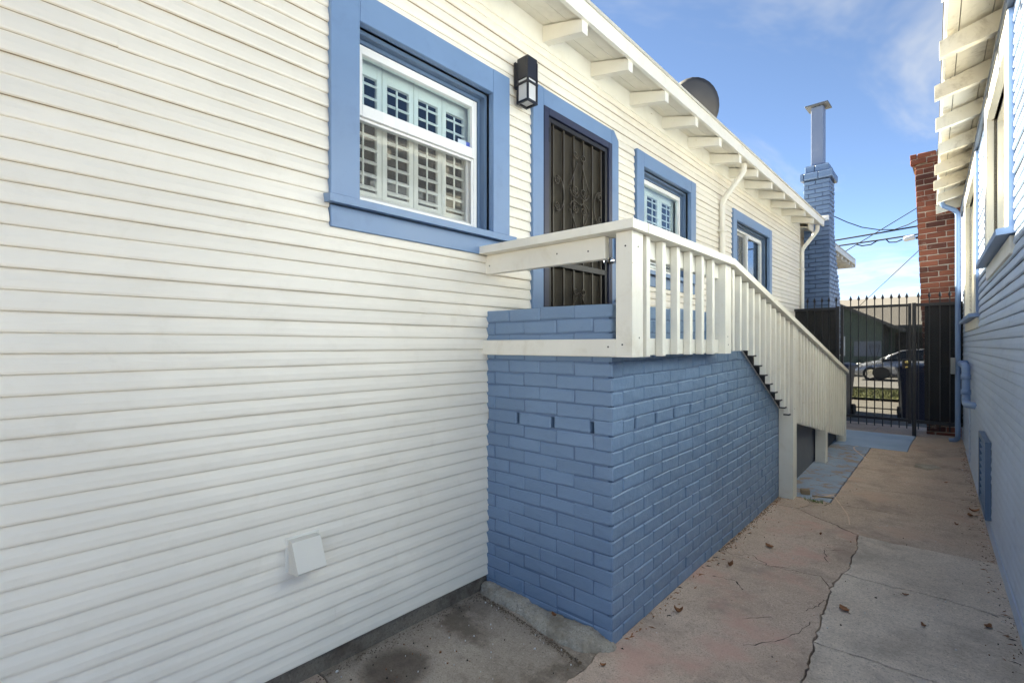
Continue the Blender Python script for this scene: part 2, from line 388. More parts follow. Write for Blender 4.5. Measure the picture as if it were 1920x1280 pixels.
slab([(-1.25, 4.62), (-1.0, 4.64), (-.95, 4.78), (-.86, 4.86), (-.83, 4.98), (-1.27, 4.98)], 'concrete_brown', gap=.003)
slab([(-.83, 4.98), (.18, 5.05), (.12, 6.35), (-.83, 6.3)], 'concrete_brown', gap=.003, amp=.006)
slab([(-.83, 6.3), (.12, 6.35), (.06, 8.1), (-.47, 8.1), (-.47, 7.62), (-.83, 7.62)], 'concrete_brown', gap=.003, amp=.006)
slab([(-1.27, 4.98), (-.83, 4.98), (-.83, 6.3), (-.83, 7.62), (-1.32, 7.62)], 'worn_blue_paint', gap=.004, amp=.004)
slab([(-1.9, 7.62), (-.83, 7.62), (-.47, 7.62), (-.47, 8.1), (-.45, 8.78), (-1.9, 8.78)], 'fresh_blue_paint', gap=.003, amp=.004, dz=.003)
slab([(-.47, 8.1), (.06, 8.1), (.04, 8.95), (-.45, 8.78)], 'concrete_brown', gap=.003, amp=.005)
slab([(-1.9, 8.78), (-.95, 8.78), (-.95, 10.2), (-1.9, 10.2)], 'concrete_brown', gap=.003, amp=.003)
slab([(-.95, 8.78), (.2, 8.95), (.2, 10.2), (-.95, 10.2)], 'concrete_brown', gap=.003, amp=.003)
slab([(-.37, 6.83), (-.26, 6.76), (-.14, 6.92), (-.20, 7.05), (-.36, 7.02)], 'footing_concrete', gap=.0, amp=.02, dz=.002, name='cement_patch', th=.02)
def ribbon(pts, w):
    pts = fillet([(x, y, gz(y)+.0045) for x, y in pts], .12, 6); bm = bmesh.new(); rows = []
    for i, p in enumerate(pts):
        t = (pts[min(i+1, len(pts)-1)]-pts[max(0, i-1)]).normalized(); n = Vector((-t.y, t.x, 0))*w*random.uniform(.5, 1.2)
        rows.append([bm.verts.new(q) for q in (p+n, p-n, p-n-Vector((0, 0, .004)), p+n-Vector((0, 0, .004)))])
    for A, B in zip(rows, rows[1:]):
        for k in range(4): bm.faces.new((A[k], A[(k+1) % 4], B[(k+1) % 4], B[k]))
    bmesh.ops.recalc_face_normals(bm, faces=bm.faces[:]); me = bpy.data.meshes.new('paint_drip'); bm.to_mesh(me); bm.free(); link('paint_drip', me, 'drip_paint', walk)
ribbon([(-.93, 5.20), (-.83, 5.28), (-.72, 5.38), (-.58, 5.50)], .006)
ribbon([(-.85, 5.24), (-.77, 5.02), (-.66, 4.72), (-.62, 4.48)], .005)
ribbon([(-.78, 7.90), (-1.01, 7.55), (-.96, 7.35), (-.87, 7.12), (-.80, 6.95)], .008)
ribbon([(-.97, 5.02), (-.91, 5.12), (-.85, 5.22)], .018)
def hairline(pts):
    ps = []
    for a, b in zip(pts, pts[1:]):
        for k in range(10): ps.append(jit(Vector(a).lerp(Vector(b), k/10), .03))
    bm = bmesh.new(); pr = None
    for i, p in enumerate(ps[:-1]):
        q = ps[i+1]; d = Vector((q[0]-p[0], q[1]-p[1])).normalized(); w = random.uniform(.0008, .0026)*(2.2 if random.random() < .12 else 1); z = gz(p[1])+.0068
        cur = [bm.verts.new((p[0]-d.y*w, p[1]+d.x*w, z)), bm.verts.new((p[0]+d.y*w, p[1]-d.x*w, z))]
        if pr: bm.faces.new((pr[0], pr[1], cur[1], cur[0]))
        pr = cur
    me = bpy.data.meshes.new('crack_filling'); bm.to_mesh(me); bm.free(); link('crack_filling', me, 'soil', walk)
hairline([(-1.10, 3.34), (-.98, 3.42), (-.88, 3.30), (-.74, 3.36)]); hairline([(-1.09, 2.95), (-.96, 2.98), (-.90, 2.86)]); hairline([(-.60, 2.86), (-.56, 2.98), (-.545, 3.10)])
hairline([(-.80, 2.60), (-.70, 2.72)]); hairline([(-.62, 3.62), (-.66, 3.80), (-.53, 3.93)]); hairline([(-.72, 2.35), (-.60, 2.55), (-.55, 2.80)]); hairline([(.02, 5.6), (-.3, 5.7), (-.6, 5.62)])
for a in range(3):
    y0 = 10.2+a*1.75; slab([(-6, y0), (-.9, y0), (-.9, y0+1.75), (-6, y0+1.75)], 'far_sidewalk', .004, .003)
    slab([(-.9, y0), (6, y0), (6, y0+1.75), (-.9, y0+1.75)], 'far_sidewalk', .004, .003)
def sheet(name, x0, x1, y0, y1, mat, dz, label, kind='structure', th=.12):
    b = MB(); b.prism([(y0, gz(y0)+dz-th), (y1, gz(y1)+dz-th), (y1, gz(y1)+dz), (y0, gz(y0)+dz)], 0, x0, x1)
    return tag(b.build(name, mat), label, None, None, kind)
slab([(-12, -14), (12, -14), (12, -2.25), (-12, -2.25)], 'bounce_concrete', .0, .004, name='bounce_slab'); slab([(.5, -2.25), (12, -2.25), (12, .9), (.5, .9)], 'bounce_concrete', .003, .004, name='bounce_slab')  # unseen sunlit slabs added behind the camera to bounce warm light into the alley
sheet('sidewalk', -60, 60, 15.5, 17.4, 'far_sidewalk', .03, 'pale concrete public sidewalk beyond the gate')
sheet('kerb', -60, 60, 22.55, 22.75, 'kerb_concrete', .10, 'concrete kerb on the near side of the street')
sheet('road', -80, 80, 22.75, 31.2, 'asphalt', -.03, 'grey asphalt street beyond the gate')
sheet('kerb', -60, 60, 31.2, 31.4, 'kerb_concrete', .10, 'concrete kerb on the far side of the street')
sheet('sidewalk', -60, 60, 33, 34.4, 'far_sidewalk', .03, 'concrete sidewalk in front of the green house')
def grassmass(name, x0, x1, y0, y1, n, h, label):
    bm = bmesh.new(); rnd = random.Random(5)
    a = [bm.verts.new(p) for p in ((x0, y0, gz(y0)+.02), (x1, y0, gz(y0)+.02), (x1, y1, gz(y1)+.02), (x0, y1, gz(y1)+.02))]; bm.faces.new(a)
    for i in range(n):
        x = rnd.uniform(x0, x1); y = rnd.uniform(y0, y1); t = rnd.uniform(0, 6.28); w = .02; z = gz(y); hh = h*rnd.uniform(.4, 1)
        c, s_ = math.cos(t)*w, math.sin(t)*w; lx, ly = rnd.uniform(-.04, .04), rnd.uniform(-.04, .04)
        bm.faces.new([bm.verts.new(p) for p in ((x-c, y-s_, z), (x+c, y+s_, z), (x+lx, y+ly, z+hh))])
    me = bpy.data.meshes.new(name); bm.to_mesh(me); bm.free(); return tag(link(name, me, 'turf'), label, None, None, 'stuff')
grassmass('grass', -6, 3, 18.6, 22.5, 9000, .12, 'green grass strip between sidewalk and street')
grassmass('grass', -12, 8, 31.4, 33, 3000, .12, 'grass verge behind the parked silver car')
grassmass('grass', -12, 8, 34.4, 37.5, 6000, .14, 'yellowish lawn in front of the green house')

# ------------------------------------------------------------------ houses: siding
EXPO = .0598
def siding_mesh(name, mat, edge='lap_shade', seed=0):
    prof = [(0, 0), (.012, 0), (.0178, .003), (.0192, .010), (.0172, .030), (.0115, .050), (.006, EXPO+.006), (0, EXPO+.006)]
    from mathutils import noise as N
    bm = bmesh.new(); n = len(prof); S = 46; rows = []
    for q in range(S+1):
        t = q/S; v = Vector((t*9, seed*7.3, 0)); dz = .0016*N.noise(v)+.0009*N.noise(v*3.3); dx = .0018*N.noise(v+Vector((0, 0, 5)))+.0008*N.noise(v*4+Vector((0, 0, 9)))
        rows.append([bm.verts.new((x+(dx if x > .005 else 0), t, z+(dz if z < .02 else 0))) for x, z in prof])
    bm.faces.new(rows[0]); bm.faces.new(rows[-1][::-1])
    for A, B in zip(rows, rows[1:]):
        for i in range(n):
            f = bm.faces.new((A[i], B[i], B[(i+1) % n], A[(i+1) % n])); f.material_index = 1 if i in (0, 7) else 0  # underside takes the painted lap shade
    bmesh.ops.recalc_face_normals(bm, faces=bm.faces[:])
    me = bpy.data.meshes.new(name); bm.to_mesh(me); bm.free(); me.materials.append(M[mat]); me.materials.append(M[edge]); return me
def siding(parent, mat, y0, y1, z0, rows, openings, seed, ragged=None):
    mes = [siding_mesh('siding_board', mat, 'lap_shade' if mat == 'cream_siding' else 'shaded_blue', q) for q in range(7)]; rnd = random.Random(seed)
    for k in range(rows):
        za = z0+k*EXPO; zb = za+EXPO; segs = [(y0, y1)]
        for (a, b, c, d) in openings:
            if za > c-.012 and zb < d+.004:
                new = []
                for s0, s1 in segs:
                    if b <= s0 or a >= s1: new.append((s0, s1)); continue
                    if a > s0: new.append((s0, a))
                    if b < s1: new.append((b, s1))
                segs = new
        for s0, s1 in segs:
            cuts = [s0]; p = s0+rnd.uniform(1.5, 7)
            while p < s1-.5: cuts.append(p); p += rnd.uniform(4, 7)
            cuts.append(s1)
            if k % 5 != 2: cuts = [s0, s1]
            for a, b in zip(cuts, cuts[1:]):
                if b-a < .01: continue
                o = link('siding_board', rnd.choice(mes), None, parent, (rnd.uniform(-.0012, .0012), a+.0002, za+rnd.uniform(-.0012, .0012)), (0, 0, 0), (rnd.uniform(.92, 1.12), b-a-.0004, 1))
                o.rotation_euler = (rnd.uniform(-.001, .001)/max(.4, b-a), 0, 0)
def wall_backing(parent, y0, y1, z0, z1, openings, mat='backing', th=.09):
    """solid wall behind the boards with real openings"""
    b = MB(); ysplit = sorted({y0, y1, *[o[0] for o in openings], *[o[1] for o in openings]})
    for a, c in zip(ysplit, ysplit[1:]):
        m = (a+c)/2; op = [o for o in openings if o[0] < m < o[1]]
        if not op: b.box((-th, a, z0), (-.001, c, z1))
        else:
            o = op[0]
            if o[2] > z0: b.box((-th, a, z0), (-.001, c, o[2]))
            if o[3] < z1: b.box((-th, a, o[3]), (-.001, c, z1))
    return b.build('wall', mat, parent)
def shutters(w, x, y0, y1, z0, z1, n):
    """plantation shutters: panel frames and tilted louvres"""
    pw = (y1-y0)/n; st = pw*.15; pitch = .062
    lm = MB().box((-.022, 0, -.005), (.022, 1, .005), .002).mesh('louver'); lm.materials.append(M['shutter_white'])
    for i in range(n):
        a = y0+i*pw; c = a+pw-.003; f = MB()
        f.box((x-.02, a, z0), (x, a+st, z1), .002); f.box((x-.02, c-st, z0), (x, c, z1), .002)
        f.box((x-.0195, a+st, z0), (x-.0005, c-st, z0+.07)); f.box((x-.0195, a+st, z1-.07), (x-.0005, c-st, z1))
        f.build('shutter_panel', 'shutter_white', w)
        box('tilt_rod', (x+.012, a+pw*.36, z0+.09), (x+.020, a+pw*.36+.009, z1-.09), 'shutter_white', w)
        z = z0+.095
        while z < z1-.085:
            link('louver', lm, None, w, (x-.01, a+st+.001, z), (0, R(33), 0), (1, c-a-2*st-.002, 1)); z += pitch
def casing(w, y0, y1, z0, z1, cw, mat, out=.036, edge=None, apron=True, tw=None):
    tw = tw or cw
    box('casing', (-.02, y0-cw, z0), (out, y0, z1+tw), mat, w, .003); box('casing', (-.02, y1, z0), (out, y1+cw, z1+tw), mat, w, .003)
    box('casing', (-.02, y0+.0005, z1), (out-.001, y1-.0005, z1+tw-.0008), mat, w, .003)
    MB().prism([(-.08, z0+.012), (-.08, z0-.03), (out+.035, z0-.042), (out+.035, z0-.010)], 1, y0-cw-.02, y1+cw+.02).build('sill', mat, w)
    if apron: box('apron', (-.02, y0-cw+.005, z0-.135), (out-.008, y1+cw-.005, z0-.043), mat, w, .003)
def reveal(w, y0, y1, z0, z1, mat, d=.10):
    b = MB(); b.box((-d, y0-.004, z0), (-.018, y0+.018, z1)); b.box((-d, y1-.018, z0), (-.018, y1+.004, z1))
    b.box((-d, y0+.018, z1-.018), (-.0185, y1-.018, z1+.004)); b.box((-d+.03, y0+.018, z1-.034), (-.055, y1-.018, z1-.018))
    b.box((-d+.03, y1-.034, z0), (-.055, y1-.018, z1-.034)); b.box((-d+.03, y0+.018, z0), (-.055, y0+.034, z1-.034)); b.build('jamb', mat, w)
def frame4(w, name, x0, x1, y0, y1, z0, z1, t, mat, tb=None):
    b = MB(); tb = tb or t; b.box((x0, y0, z0), (x1, y0+t, z1), .002); b.box((x0, y1-t, z0), (x1, y1, z1), .002)
    b.box((x0+.0006, y0+t, z1-t), (x1-.0006, y1-t, z1), .002); b.box((x0+.0006, y0+t, z0), (x1-.0006, y1-t, z0+tb), .002); return b.build(name, mat, w)
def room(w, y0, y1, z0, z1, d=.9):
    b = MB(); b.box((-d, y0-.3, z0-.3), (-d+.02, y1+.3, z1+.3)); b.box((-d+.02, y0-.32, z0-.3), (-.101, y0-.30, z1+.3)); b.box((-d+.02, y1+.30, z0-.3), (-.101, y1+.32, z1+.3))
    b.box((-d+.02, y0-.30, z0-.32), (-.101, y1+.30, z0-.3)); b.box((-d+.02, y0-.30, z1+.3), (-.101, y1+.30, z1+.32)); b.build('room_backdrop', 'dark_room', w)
def hung_window(h, y0, y1, z0, z1, cw, nsh, zm, label, sticker=False):
    w = link('window', None, None, h); w['label'] = label
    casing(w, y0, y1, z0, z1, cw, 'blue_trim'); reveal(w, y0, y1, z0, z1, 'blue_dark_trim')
    a, c = y0+.019, y1-.036; t1 = z1-.036; xo = -.062
    frame4(w, 'frame', -.098, xo, a, c, z0+.014, t1, .024, 'vinyl_white', .02)
    frame4(w, 'upper_sash', -.092, xo+.010, a+.025, c-.025, zm-.02, t-.025 if False else t1-.025, .020, 'vinyl_white', .055)
    frame4(w, 'lower_sash', -.112, -.0935, a+.020, c-.020, z0+.035, zm+.004, .030, 'vinyl_white')
    box('pane', (-.074, a+.046, zm+.036), (-.071, c-.046, t1-.046), 'window_glass', w, 0)
    box('pane', (-.104, a+.051, z0+.066), (-.101, c-.051, zm-.027), 'window_glass_low', w, 0)
    box('insect_screen', (-.0722, a+.026, z0+.036), (-.0718, c-.026, zm-.022), 'insect_screen', w, 0)
    frame4(w, 'screen_frame', -.080, -.066, a+.025, c-.025, z0+.035, zm-.021, .013, 'vinyl_white')
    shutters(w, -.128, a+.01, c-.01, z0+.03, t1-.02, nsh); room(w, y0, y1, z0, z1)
    b = MB(); b.box((-.17, y0-.1, z0-.1), (-.115, y0+.022, z1+.1)); b.box((-.17, y1-.022, z0-.1), (-.135, y1+.1, z1+.1)); b.box((-.17, y0+.022, z1-.03), (-.135, y1-.022, z1+.1)); b.box((-.17, y0+.022, z0-.1), (-.135, y1-.022, z0+.028)); b.build('inner_frame', 'shutter_white', w)
    if sticker:
        box('sticker', (-.0708, c-.135, zm+.037), (-.0703, c-.075, zm+.067), 'sticker', w, 0); box('sticker', (-.0708, c-.0745, zm+.037), (-.0703, c-.047, zm+.067), 'sticker_blue', w, 0)
    return w

# ------------------------------------------------------------------ cream house
house = empty('house', (-1.965, 0, 0), 0, 'cream clapboard house with blue window casings and overhanging rafter eaves', 'house')
Y0, Y1 = -1.3, 9.15
W1 = (1.132, 1.96, 2.0, 2.78); W2 = (3.738, 4.70, 2.0, 2.845); W3 = (6.027, 7.36, 2.0, 2.835); DO = (2.41, 3.227, .86, 2.875)
ops = [W1, W2, W3, DO]
wall_backing(house, Y0, Y1, .16, 3.42, ops)
trims = [(W1[0]-.133, W1[1]+.14, W1[2]-.135, W1[3]+.16), (W1[0]-.155, W1[1]+.162, W1[2]-.043, W1[2]+.012), (W2[0]-.13, W2[1]+.11, W2[2]-.135, W2[3]+.12), (W3[0]-.125, W3[1]+.11, W3[2]-.135, W3[3]+.115), (DO[0]-.104, DO[1]+.095, .5, DO[3]+.11)]
siding(house, 'cream_siding', Y0, Y1, .088, 54, trims, 3)
box('corner_board', (.001, Y1+.001, .088), (.017, Y1+.05, 3.26), 'cream_trim', house)
MB().box((-.10, Y0, -.1), (-.010, Y1, .158)).build('foundation', 'footing_shaded', house)
MB().box((-6, Y1-.1, -.1), (-.11, Y1-.01, 3.5)).build('end_wall', 'cream_siding', house)
MB().box((-6, Y0, -.1), (-.11, Y0+.09, 3.5)).build('end_wall', 'cream_siding', house)
hung_window(house, *W1, .135, 4, 2.435, 'large blue-cased window with open white shutters beside the lantern', True)
hung_window(house, *W2, .118, 3, 2.40, 'blue-cased window between the security door and the downspout')
# sliding window
w = link('window', None, None, house); w['label'] = 'sliding window with bare glass reflecting sky and wires'
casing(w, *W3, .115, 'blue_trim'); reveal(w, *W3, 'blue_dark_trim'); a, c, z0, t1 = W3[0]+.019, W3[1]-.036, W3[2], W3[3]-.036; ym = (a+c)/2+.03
frame4(w, 'frame', -.098, -.062, a, c, z0+.014, t1, .026, 'vinyl_white'); frame4(w, 'sash', -.090, -.052, ym-.03, c-.026, z0+.04, t1-.026, .032, 'vinyl_white'); frame4(w, 'sash', -.115, -.0985, a+.02, ym+.02, z0+.035, t1-.021, .032, 'vinyl_white')
box('pane', (-.072, ym+.003, z0+.073), (-.069, c-.059, t1-.059), 'window_glass_clear', w, 0); box('pane', (-.108, a+.053, z0+.068), (-.105, ym-.013, t1-.054), 'window_glass', w, 0)
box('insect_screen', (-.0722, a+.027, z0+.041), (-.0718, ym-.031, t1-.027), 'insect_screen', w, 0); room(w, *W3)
box('blind', (-.20, a, t1-.16), (-.19, ym, t1), 'shutter_white', w)
# security door
d = link('door', None, None, house); d['label'] = 'black security door with wrought iron scrolls and brown mesh'
a, c, z0, z1 = DO
box('casing', (-.02, a-.104, .80), (.036, a, z1+.11), 'blue_trim', d, .003); MB().prism([(c, .80), (c+.095, .80), (c+.095, z1+.045), (c+.03, z1+.108), (c, z1+.108)], 0, -.02, .036).build('casing', 'blue_trim', d)
box('casing', (-.02, a+.0005, z1), (.035, c-.0005, z1+.108), 'blue_trim', d, .003)
MB().prism([(.0005, z0)], 0, 0, 1) if False else None
frame4(d, 'frame', -.03, .040, a+.001, c-.001, z0, z1-.001, .047, 'navy_metal', .03)
frame4(d, 'leaf_frame', -.012, .028, a+.052, c-.052, z0+.035, z1-.052, .030, 'black_metal')
la, lc, lz0, lz1 = a+.082, c-.082, z0+.065, z1-.082; zmid = 1.90
box('mid_rail', (-.011, la, zmid-.02), (.026, lc, zmid+.02), 'black_metal', d, .002)
for k in range(6):
    y = la+(lc-la)*(k+.5)/6 if False else la+(lc-la)*(k+.35)/5.7
    box('bar', (.004, y-.006, lz0), (.018, y+.006, lz1), 'bronze_metal', d, .001)
box('mesh_screen', (-.010, la-.005, lz0), (-.008, lc+.005, lz1), 'door_mesh', d, 0)
box('inner_door', (-.10, a, z0), (-.05, c, z1), 'garage_dark', d); box('door_sill', (-.09, a, z0-.04), (.05, c, z0-.001), 'blue_dark_trim', d)
yc = (la+lc)/2
def curl(cy, cz, r0, r1, a0, turns, sgn):
    return arc((.022, cy, cz), r0, a0, a0+sgn*turns*2*math.pi, int(26*turns), r1=r1)
def scroll(paths, name='scroll'):
    b = MB()
    for p in paths: b.tube(p, .0048, 6)
    return b.build(name, 'bronze_metal', d, True)
def heart(zc, k=1.0, s=1):
    for sg in (-1, 1):
        p = [(.022, yc+sg*(-.035*math.cos(t)*(.25+.75*t/6.0)+.045), zc+s*k*.31+s*.030*math.sin(t)*(.25+.75*t/6.0)) for t in [i*.35 for i in range(18)]]
        line = [(.022, yc+sg*(.012+.10*t), zc+s*k*(.29-.20*t)) for t in [i/6 for i in range(1, 7)]]
        bow = [(.022, yc+sg*(.112-.055*(1-math.cos(t))+.008*math.sin(t)), zc+s*k*(.09-.055*math.sin(t)-.012*t)) for t in [i*.35 for i in range(1, 9)]]
        cu = curl(yc+sg*.045, zc+s*.062, .034, .010, -math.pi/2*s, 1.5, sg*s)
        scroll([p[::-1][:1]+p[::-1][1:], line, bow, cu])
        # joining pieces share one mesh
heart(2.36); heart(2.36, .8, -1); heart(1.52, .7)
for sg in (-1, 1):
    cp = arc((.022, yc+sg*.265, 2.36), .115, math.pi/2, math.pi/2-sg*math.pi if sg < 0 else -math.pi/2, 18) if False else [(.022, yc+sg*(.255-.075*math.sin(t)), 2.36+.115*math.cos(t)) for t in [i*math.pi/16 for i in range(17)]]
    scroll([cp, curl(yc+sg*.26, 2.445, .030, .009, math.pi/2, 1.4, sg), curl(yc+sg*.26, 2.275, .030, .009, -math.pi/2, 1.4, -sg)])
kb = MB(); kb.tube([(.02, lc+.013, 1.985), (.055, lc+.013, 1.985)], .010, 10); kb.sphere((.07, lc+.013, 1.985), .027); kb.build('knob', 'chrome', d, True)
kb = MB(); kb.tube([(.02, lc+.013, 1.985), (.024, lc+.013, 1.985)], .032, 14); kb.build('rose', 'chrome', d, True)
for zz_ in (2.70, 1.20): MB().tube([(.034, a+.050, zz_-.045), (.034, a+.050, zz_+.045)], .009, 8).build('hinge', 'black_metal', d)
MB().tube(fillet([(.036, c+.045, 2.0), (.10, c+.045, 2.0), (.10, c+.045, 1.70), (.036, c+.045, 1.70)], .04), .011, 8).build('handle', 'blue_dark_trim', d, True)
MB().tube([(.036, c+.045, 2.30), (.048, c+.045, 2.30), (.048, c+.045, 2.02), (.04, c+.045, 2.0)], .012, 6).build('handle_strap', 'blue_dark_trim', d)
# eaves: rafters, soffit boards, fascia, roof
rf = link('roof', None, None, house); PIT = .26; OV = .32
def sl_box(name, x0, x1, y0, y1, zt, th, mat, par):   # slab following the roof pitch; zt = height of top at wall face x=0
    return MB().prism([(x0, zt-PIT*x0-th), (x1, zt-PIT*x1-th), (x1, zt-PIT*x1), (x0, zt-PIT*x0)], 1, y0, y1).build(name, mat, par)
rm = MB().prism([(-.1, 3.385), (-.1, 3.30), (OV-.05, 3.29-PIT*OV*.75), (OV, 3.297-PIT*OV), (OV, 3.375-PIT*OV), (0, 3.385)], 1, 0, .058).mesh('rafter'); rm.materials.append(M['cream_trim'])
yr = .155
while yr < Y1-.1:
    link('rafter', rm, None, rf, (0, yr+random.uniform(-.012, .012), random.uniform(-.003, .003))); yr += .562
for k, (xa, xb) in enumerate(((-.10, .095), (.0975, .205), (.2075, .318))):
    sl_box('soffit_board', xa, xb, Y0, Y1+.12, 3.41, .022, 'cream_soffit', rf)
box('frieze_board', (.001, Y0, 3.245), (.022, Y1, 3.40), 'cream_trim', rf)
b = MB().prism([(OV-.004, 3.285), (OV+.020, 3.285), (OV+.022, 3.385), (OV-.004, 3.385)], 1, Y0, Y1+.13).build('fascia', 'cream_trim', rf)
MB().prism([(OV-.02, 3.387), (OV+.032, 3.380), (OV+.032, 3.400), (OV+.02, 3.412), (-4.0, 3.40+PIT*4.3), (-4.0, 3.36+PIT*4.3)], 1, Y0, Y1+.14).build('roof_surface', 'roof_cream', rf)
MB().prism([(-4.0, 3.40+PIT*4.3), (-8.3, 3.3), (-8.3, 3.26), (-4.0, 3.36+PIT*4.3)], 1, Y0, Y1+.14).build('roof_surface', 'roof_cream', rf)
for ye in (Y0+.02, Y1-.03):
    MB().prism([(-.02, 3.40), (-4.0, 3.34+PIT*4.2), (-7.9, 3.40)], 1, ye-.02, ye+.02).build('gable_wall', 'cream_siding', rf)
box('gutter_cap', (OV-.02, Y1+.132, 3.385), (OV+.08, Y1+.19, 3.46), 'vinyl_white', rf)
# downspouts
for yy, lab in ((5.52, 'thin cream downspout between two blue windows'), (9.19, 'cream downspout at the far corner')):
    p = [(OV-.06, yy+.02, 3.30), (OV-.06, yy+.02, 3.22), (.05, yy-.02, 2.93), (.05, yy-.02, .35 if yy < 6 else .3)]
    ds = MB().tube(fillet(p, .05), .030, 8).build('downspout', 'cream_trim', house, False); ds['label'] = lab
    for zz_ in (2.6, 1.6): box('strap', (.012, yy-.07, zz_), (.082, yy+.03, zz_+.02), 'cream_trim', ds)
# front wing seen past the chimney
wg = link('front_wing', None, None, house)
MB().box((-4.2, Y1+.01, -.2), (-.25, 14.1, 3.45)).build('wing_wall', 'cream_siding', wg)
for k in range(8):
    MB().prism([(-.26, 3.385), (-.26, 3.285), (.10, 3.20), (.10, 3.29), (-.1, 3.36)], 1, 10.75+k*.45, 10.82+k*.45).build('rafter', 'cream_trim', wg)
MB().prism([(-.24, 3.386), (.105, 3.295), (.105, 3.32), (-.24, 3.41)], 1, Y1+.15, 14.1).build('soffit_board', 'cream_soffit', wg)
box('fascia', (.106, Y1+.15, 3.27), (.126, 14.12, 3.375), 'cream_trim', wg)
MB().prism([(.13, 3.372), (.13, 3.40), (-4.0, 3.40+PIT*4.3), (-4.0, 3.37+PIT*4.3)], 1, Y1+.15, 14.15).build('roof_surface', 'roof_cream', wg)
box('end_board', (-.26, 14.1, 3.20), (.13, 14.14, 3.36), 'cream_trim', wg)
MB().tube([(-.20, 10.9, 0), (-.20, 10.9, 2.9)], .03, 6).build('pipe', 'vinyl_white', wg)

# ------------------------------------------------------------------ brick meshes
def brick_variants(n, mat, bev=.005, jitter=.0022, seed=1):
    out = []; rnd = random.Random(seed)
    for i in range(n):
        m = MB().box((-.5, -.5, -.5), (.5, .5, .5), 0)
        me_ = None
        bm = m.bm
        for v in bm.verts: v.co += Vector((rnd.uniform(-.014, .014), rnd.uniform(-.024, .024), rnd.uniform(-.045, .045)))
        # bevel after jitter; bricks are scaled so the bevel is set in unit space
        bmesh.ops.scale(bm, vec=(.203, .1, .062), verts=bm.verts[:]); bmesh.ops.bevel(bm, geom=bm.edges[:], offset=bev, segments=1, affect='EDGES')
        bmesh.ops.scale(bm, vec=(1/.203, 1/.1, 1/.062), verts=bm.verts[:])
        me = m.mesh('brick'); me.materials.append(M[mat]); out.append(me)
    return out
# ------------------------------------------------------------------ brick landing (stair block)
ST = (-1.161, 1.944, 0); SA = R(.86)
blk = empty('brick_landing', ST, SA, 'blue painted brick landing with sloping side wall in front of the door', 'landing')
bv = brick_variants(10, 'blue_brick'); CH = .0677; BL = .213; DEP = .1
XE = -.80; YE = 3.06
def ztop(y): return 1.575 if y < 1.36 else 1.575-(y-1.36)*.494
def rise(y, z): return .021*y*max(0, min(1, z/1.3))+.006*math.sin(y*2.3+z*3)*min(1, y)
plist = []
rnd = random.Random(11); SLOT = 14
def clip(poly, f):
    out = []
    for i in range(len(poly)):
        a, b = poly[i], poly[(i+1) % len(poly)]; fa, fb = f(a), f(b)
        if fa >= 0: out.append(a)
        if (fa >= 0) != (fb >= 0): t = fa/(fa-fb); out.append((a[0]+(b[0]-a[0])*t, a[1]+(b[1]-a[1])*t))
    return out
for k in range(-1, 23):
    z = k*CH+.004; even = k % 2 == 0; slot = k == SLOT
    hgt = CH-.0042
    # front face (normal -y); bricks run to -x
    x = 0 if even else -DEP-.005
    if slot: x = 0
    first = True
    while x > XE+.02:
        L = BL-.007
        if slot and first: L = .098
        if k in (0, 1) and rnd.random() < .5: L = .098
        xa = max(XE, x-L); g = .022 if slot else .006
        plist.append((((x+xa)/2, DEP/2, z+hgt/2+.002*math.sin(x*7+k)), (x-xa, DEP, hgt), 0)); x = xa-(g if slot else .0035); first = False
    # side face (normal +x); bricks run to +y
    y = DEP+.005 if even else 0
    if slot: y = DEP+.005
    first = True; cnt = 0
    while y < YE-.02:
        L = BL-.007
        if slot and first: L = .105
        elif rnd.random() < .07 and not slot: L = .098
        yb = min(YE, y+L); zc = z+rise((y+yb)/2, z); ang = math.atan2(rise(yb, z)-rise(y, z), yb-y)
        lim = min(ztop(y), ztop(yb))
        if zc+hgt <= lim: plist.append(((-DEP/2, (y+yb)/2, zc+hgt/2), (yb-y, DEP, hgt), ang))
        else:
            poly = clip([(y, zc), (yb, zc), (yb, zc+hgt), (y, zc+hgt)], lambda p: ztop(p[0])-p[1])
            if len(poly) > 2: plist.append((poly, None, None))
        cnt += 1; y = yb+(.022 if slot and cnt < 6 else .003); first = False
def dcam(it):
    c = it[0] if it[1] is not None else (-.05, it[0][0][0], it[0][0][1])
    return (Vector((c[0]+ST[0], c[1]+ST[1], c[2]-1.37))).length
plist.sort(key=dcam)
def place_brick(it, join=None):
    c, sz, ang = it
    if sz is None:
        m = MB().prism(c, 0, -DEP, -.001)
        if join is None: m.build('brick', 'blue_brick', blk)
        else:
            me = m.mesh(); join.from_mesh(me)
        return
    jx = Vector((rnd.uniform(-.0016, .0016), rnd.uniform(-.0016, .0016), rnd.uniform(-.0018, .0018)))
    front = ang == 0 and abs(c[1]-DEP/2) < 1e-6
    rot = (0, 0, 0) if front else (0, 0, 0)
    mtx = Matrix.Translation(Vector(c)+jx) @ (Matrix.Rotation(rnd.uniform(-.011, .011), 4, 'Y') if front else Matrix.Rotation(ang+rnd.uniform(-.011, .011), 4, 'X') @ Matrix.Rotation(R(90), 4, 'Z')) @ Matrix.Diagonal((*sz, 1))
    me = rnd.choice(bv)
    if join is None:
        o = link('brick', me, None, blk); o.matrix_local = mtx
    else:
        cp = me.copy(); cp.transform(mtx); join.from_mesh(cp); bpy.data.meshes.remove(cp)
NB = 296
for it in plist[:NB]: place_brick(it)
jb = bmesh.new()
for it in plist[NB:]: place_brick(it, jb)
me = bpy.data.meshes.new('far_bricks'); jb.to_mesh(me); jb.free(); tag(link('brick_remainder', me, 'blue_brick', blk), None, None, None, 'stuff')
zs0, zs1 = SLOT*CH+.004, SLOT*CH+.004+CH-.004
REC = .0042
core = MB()
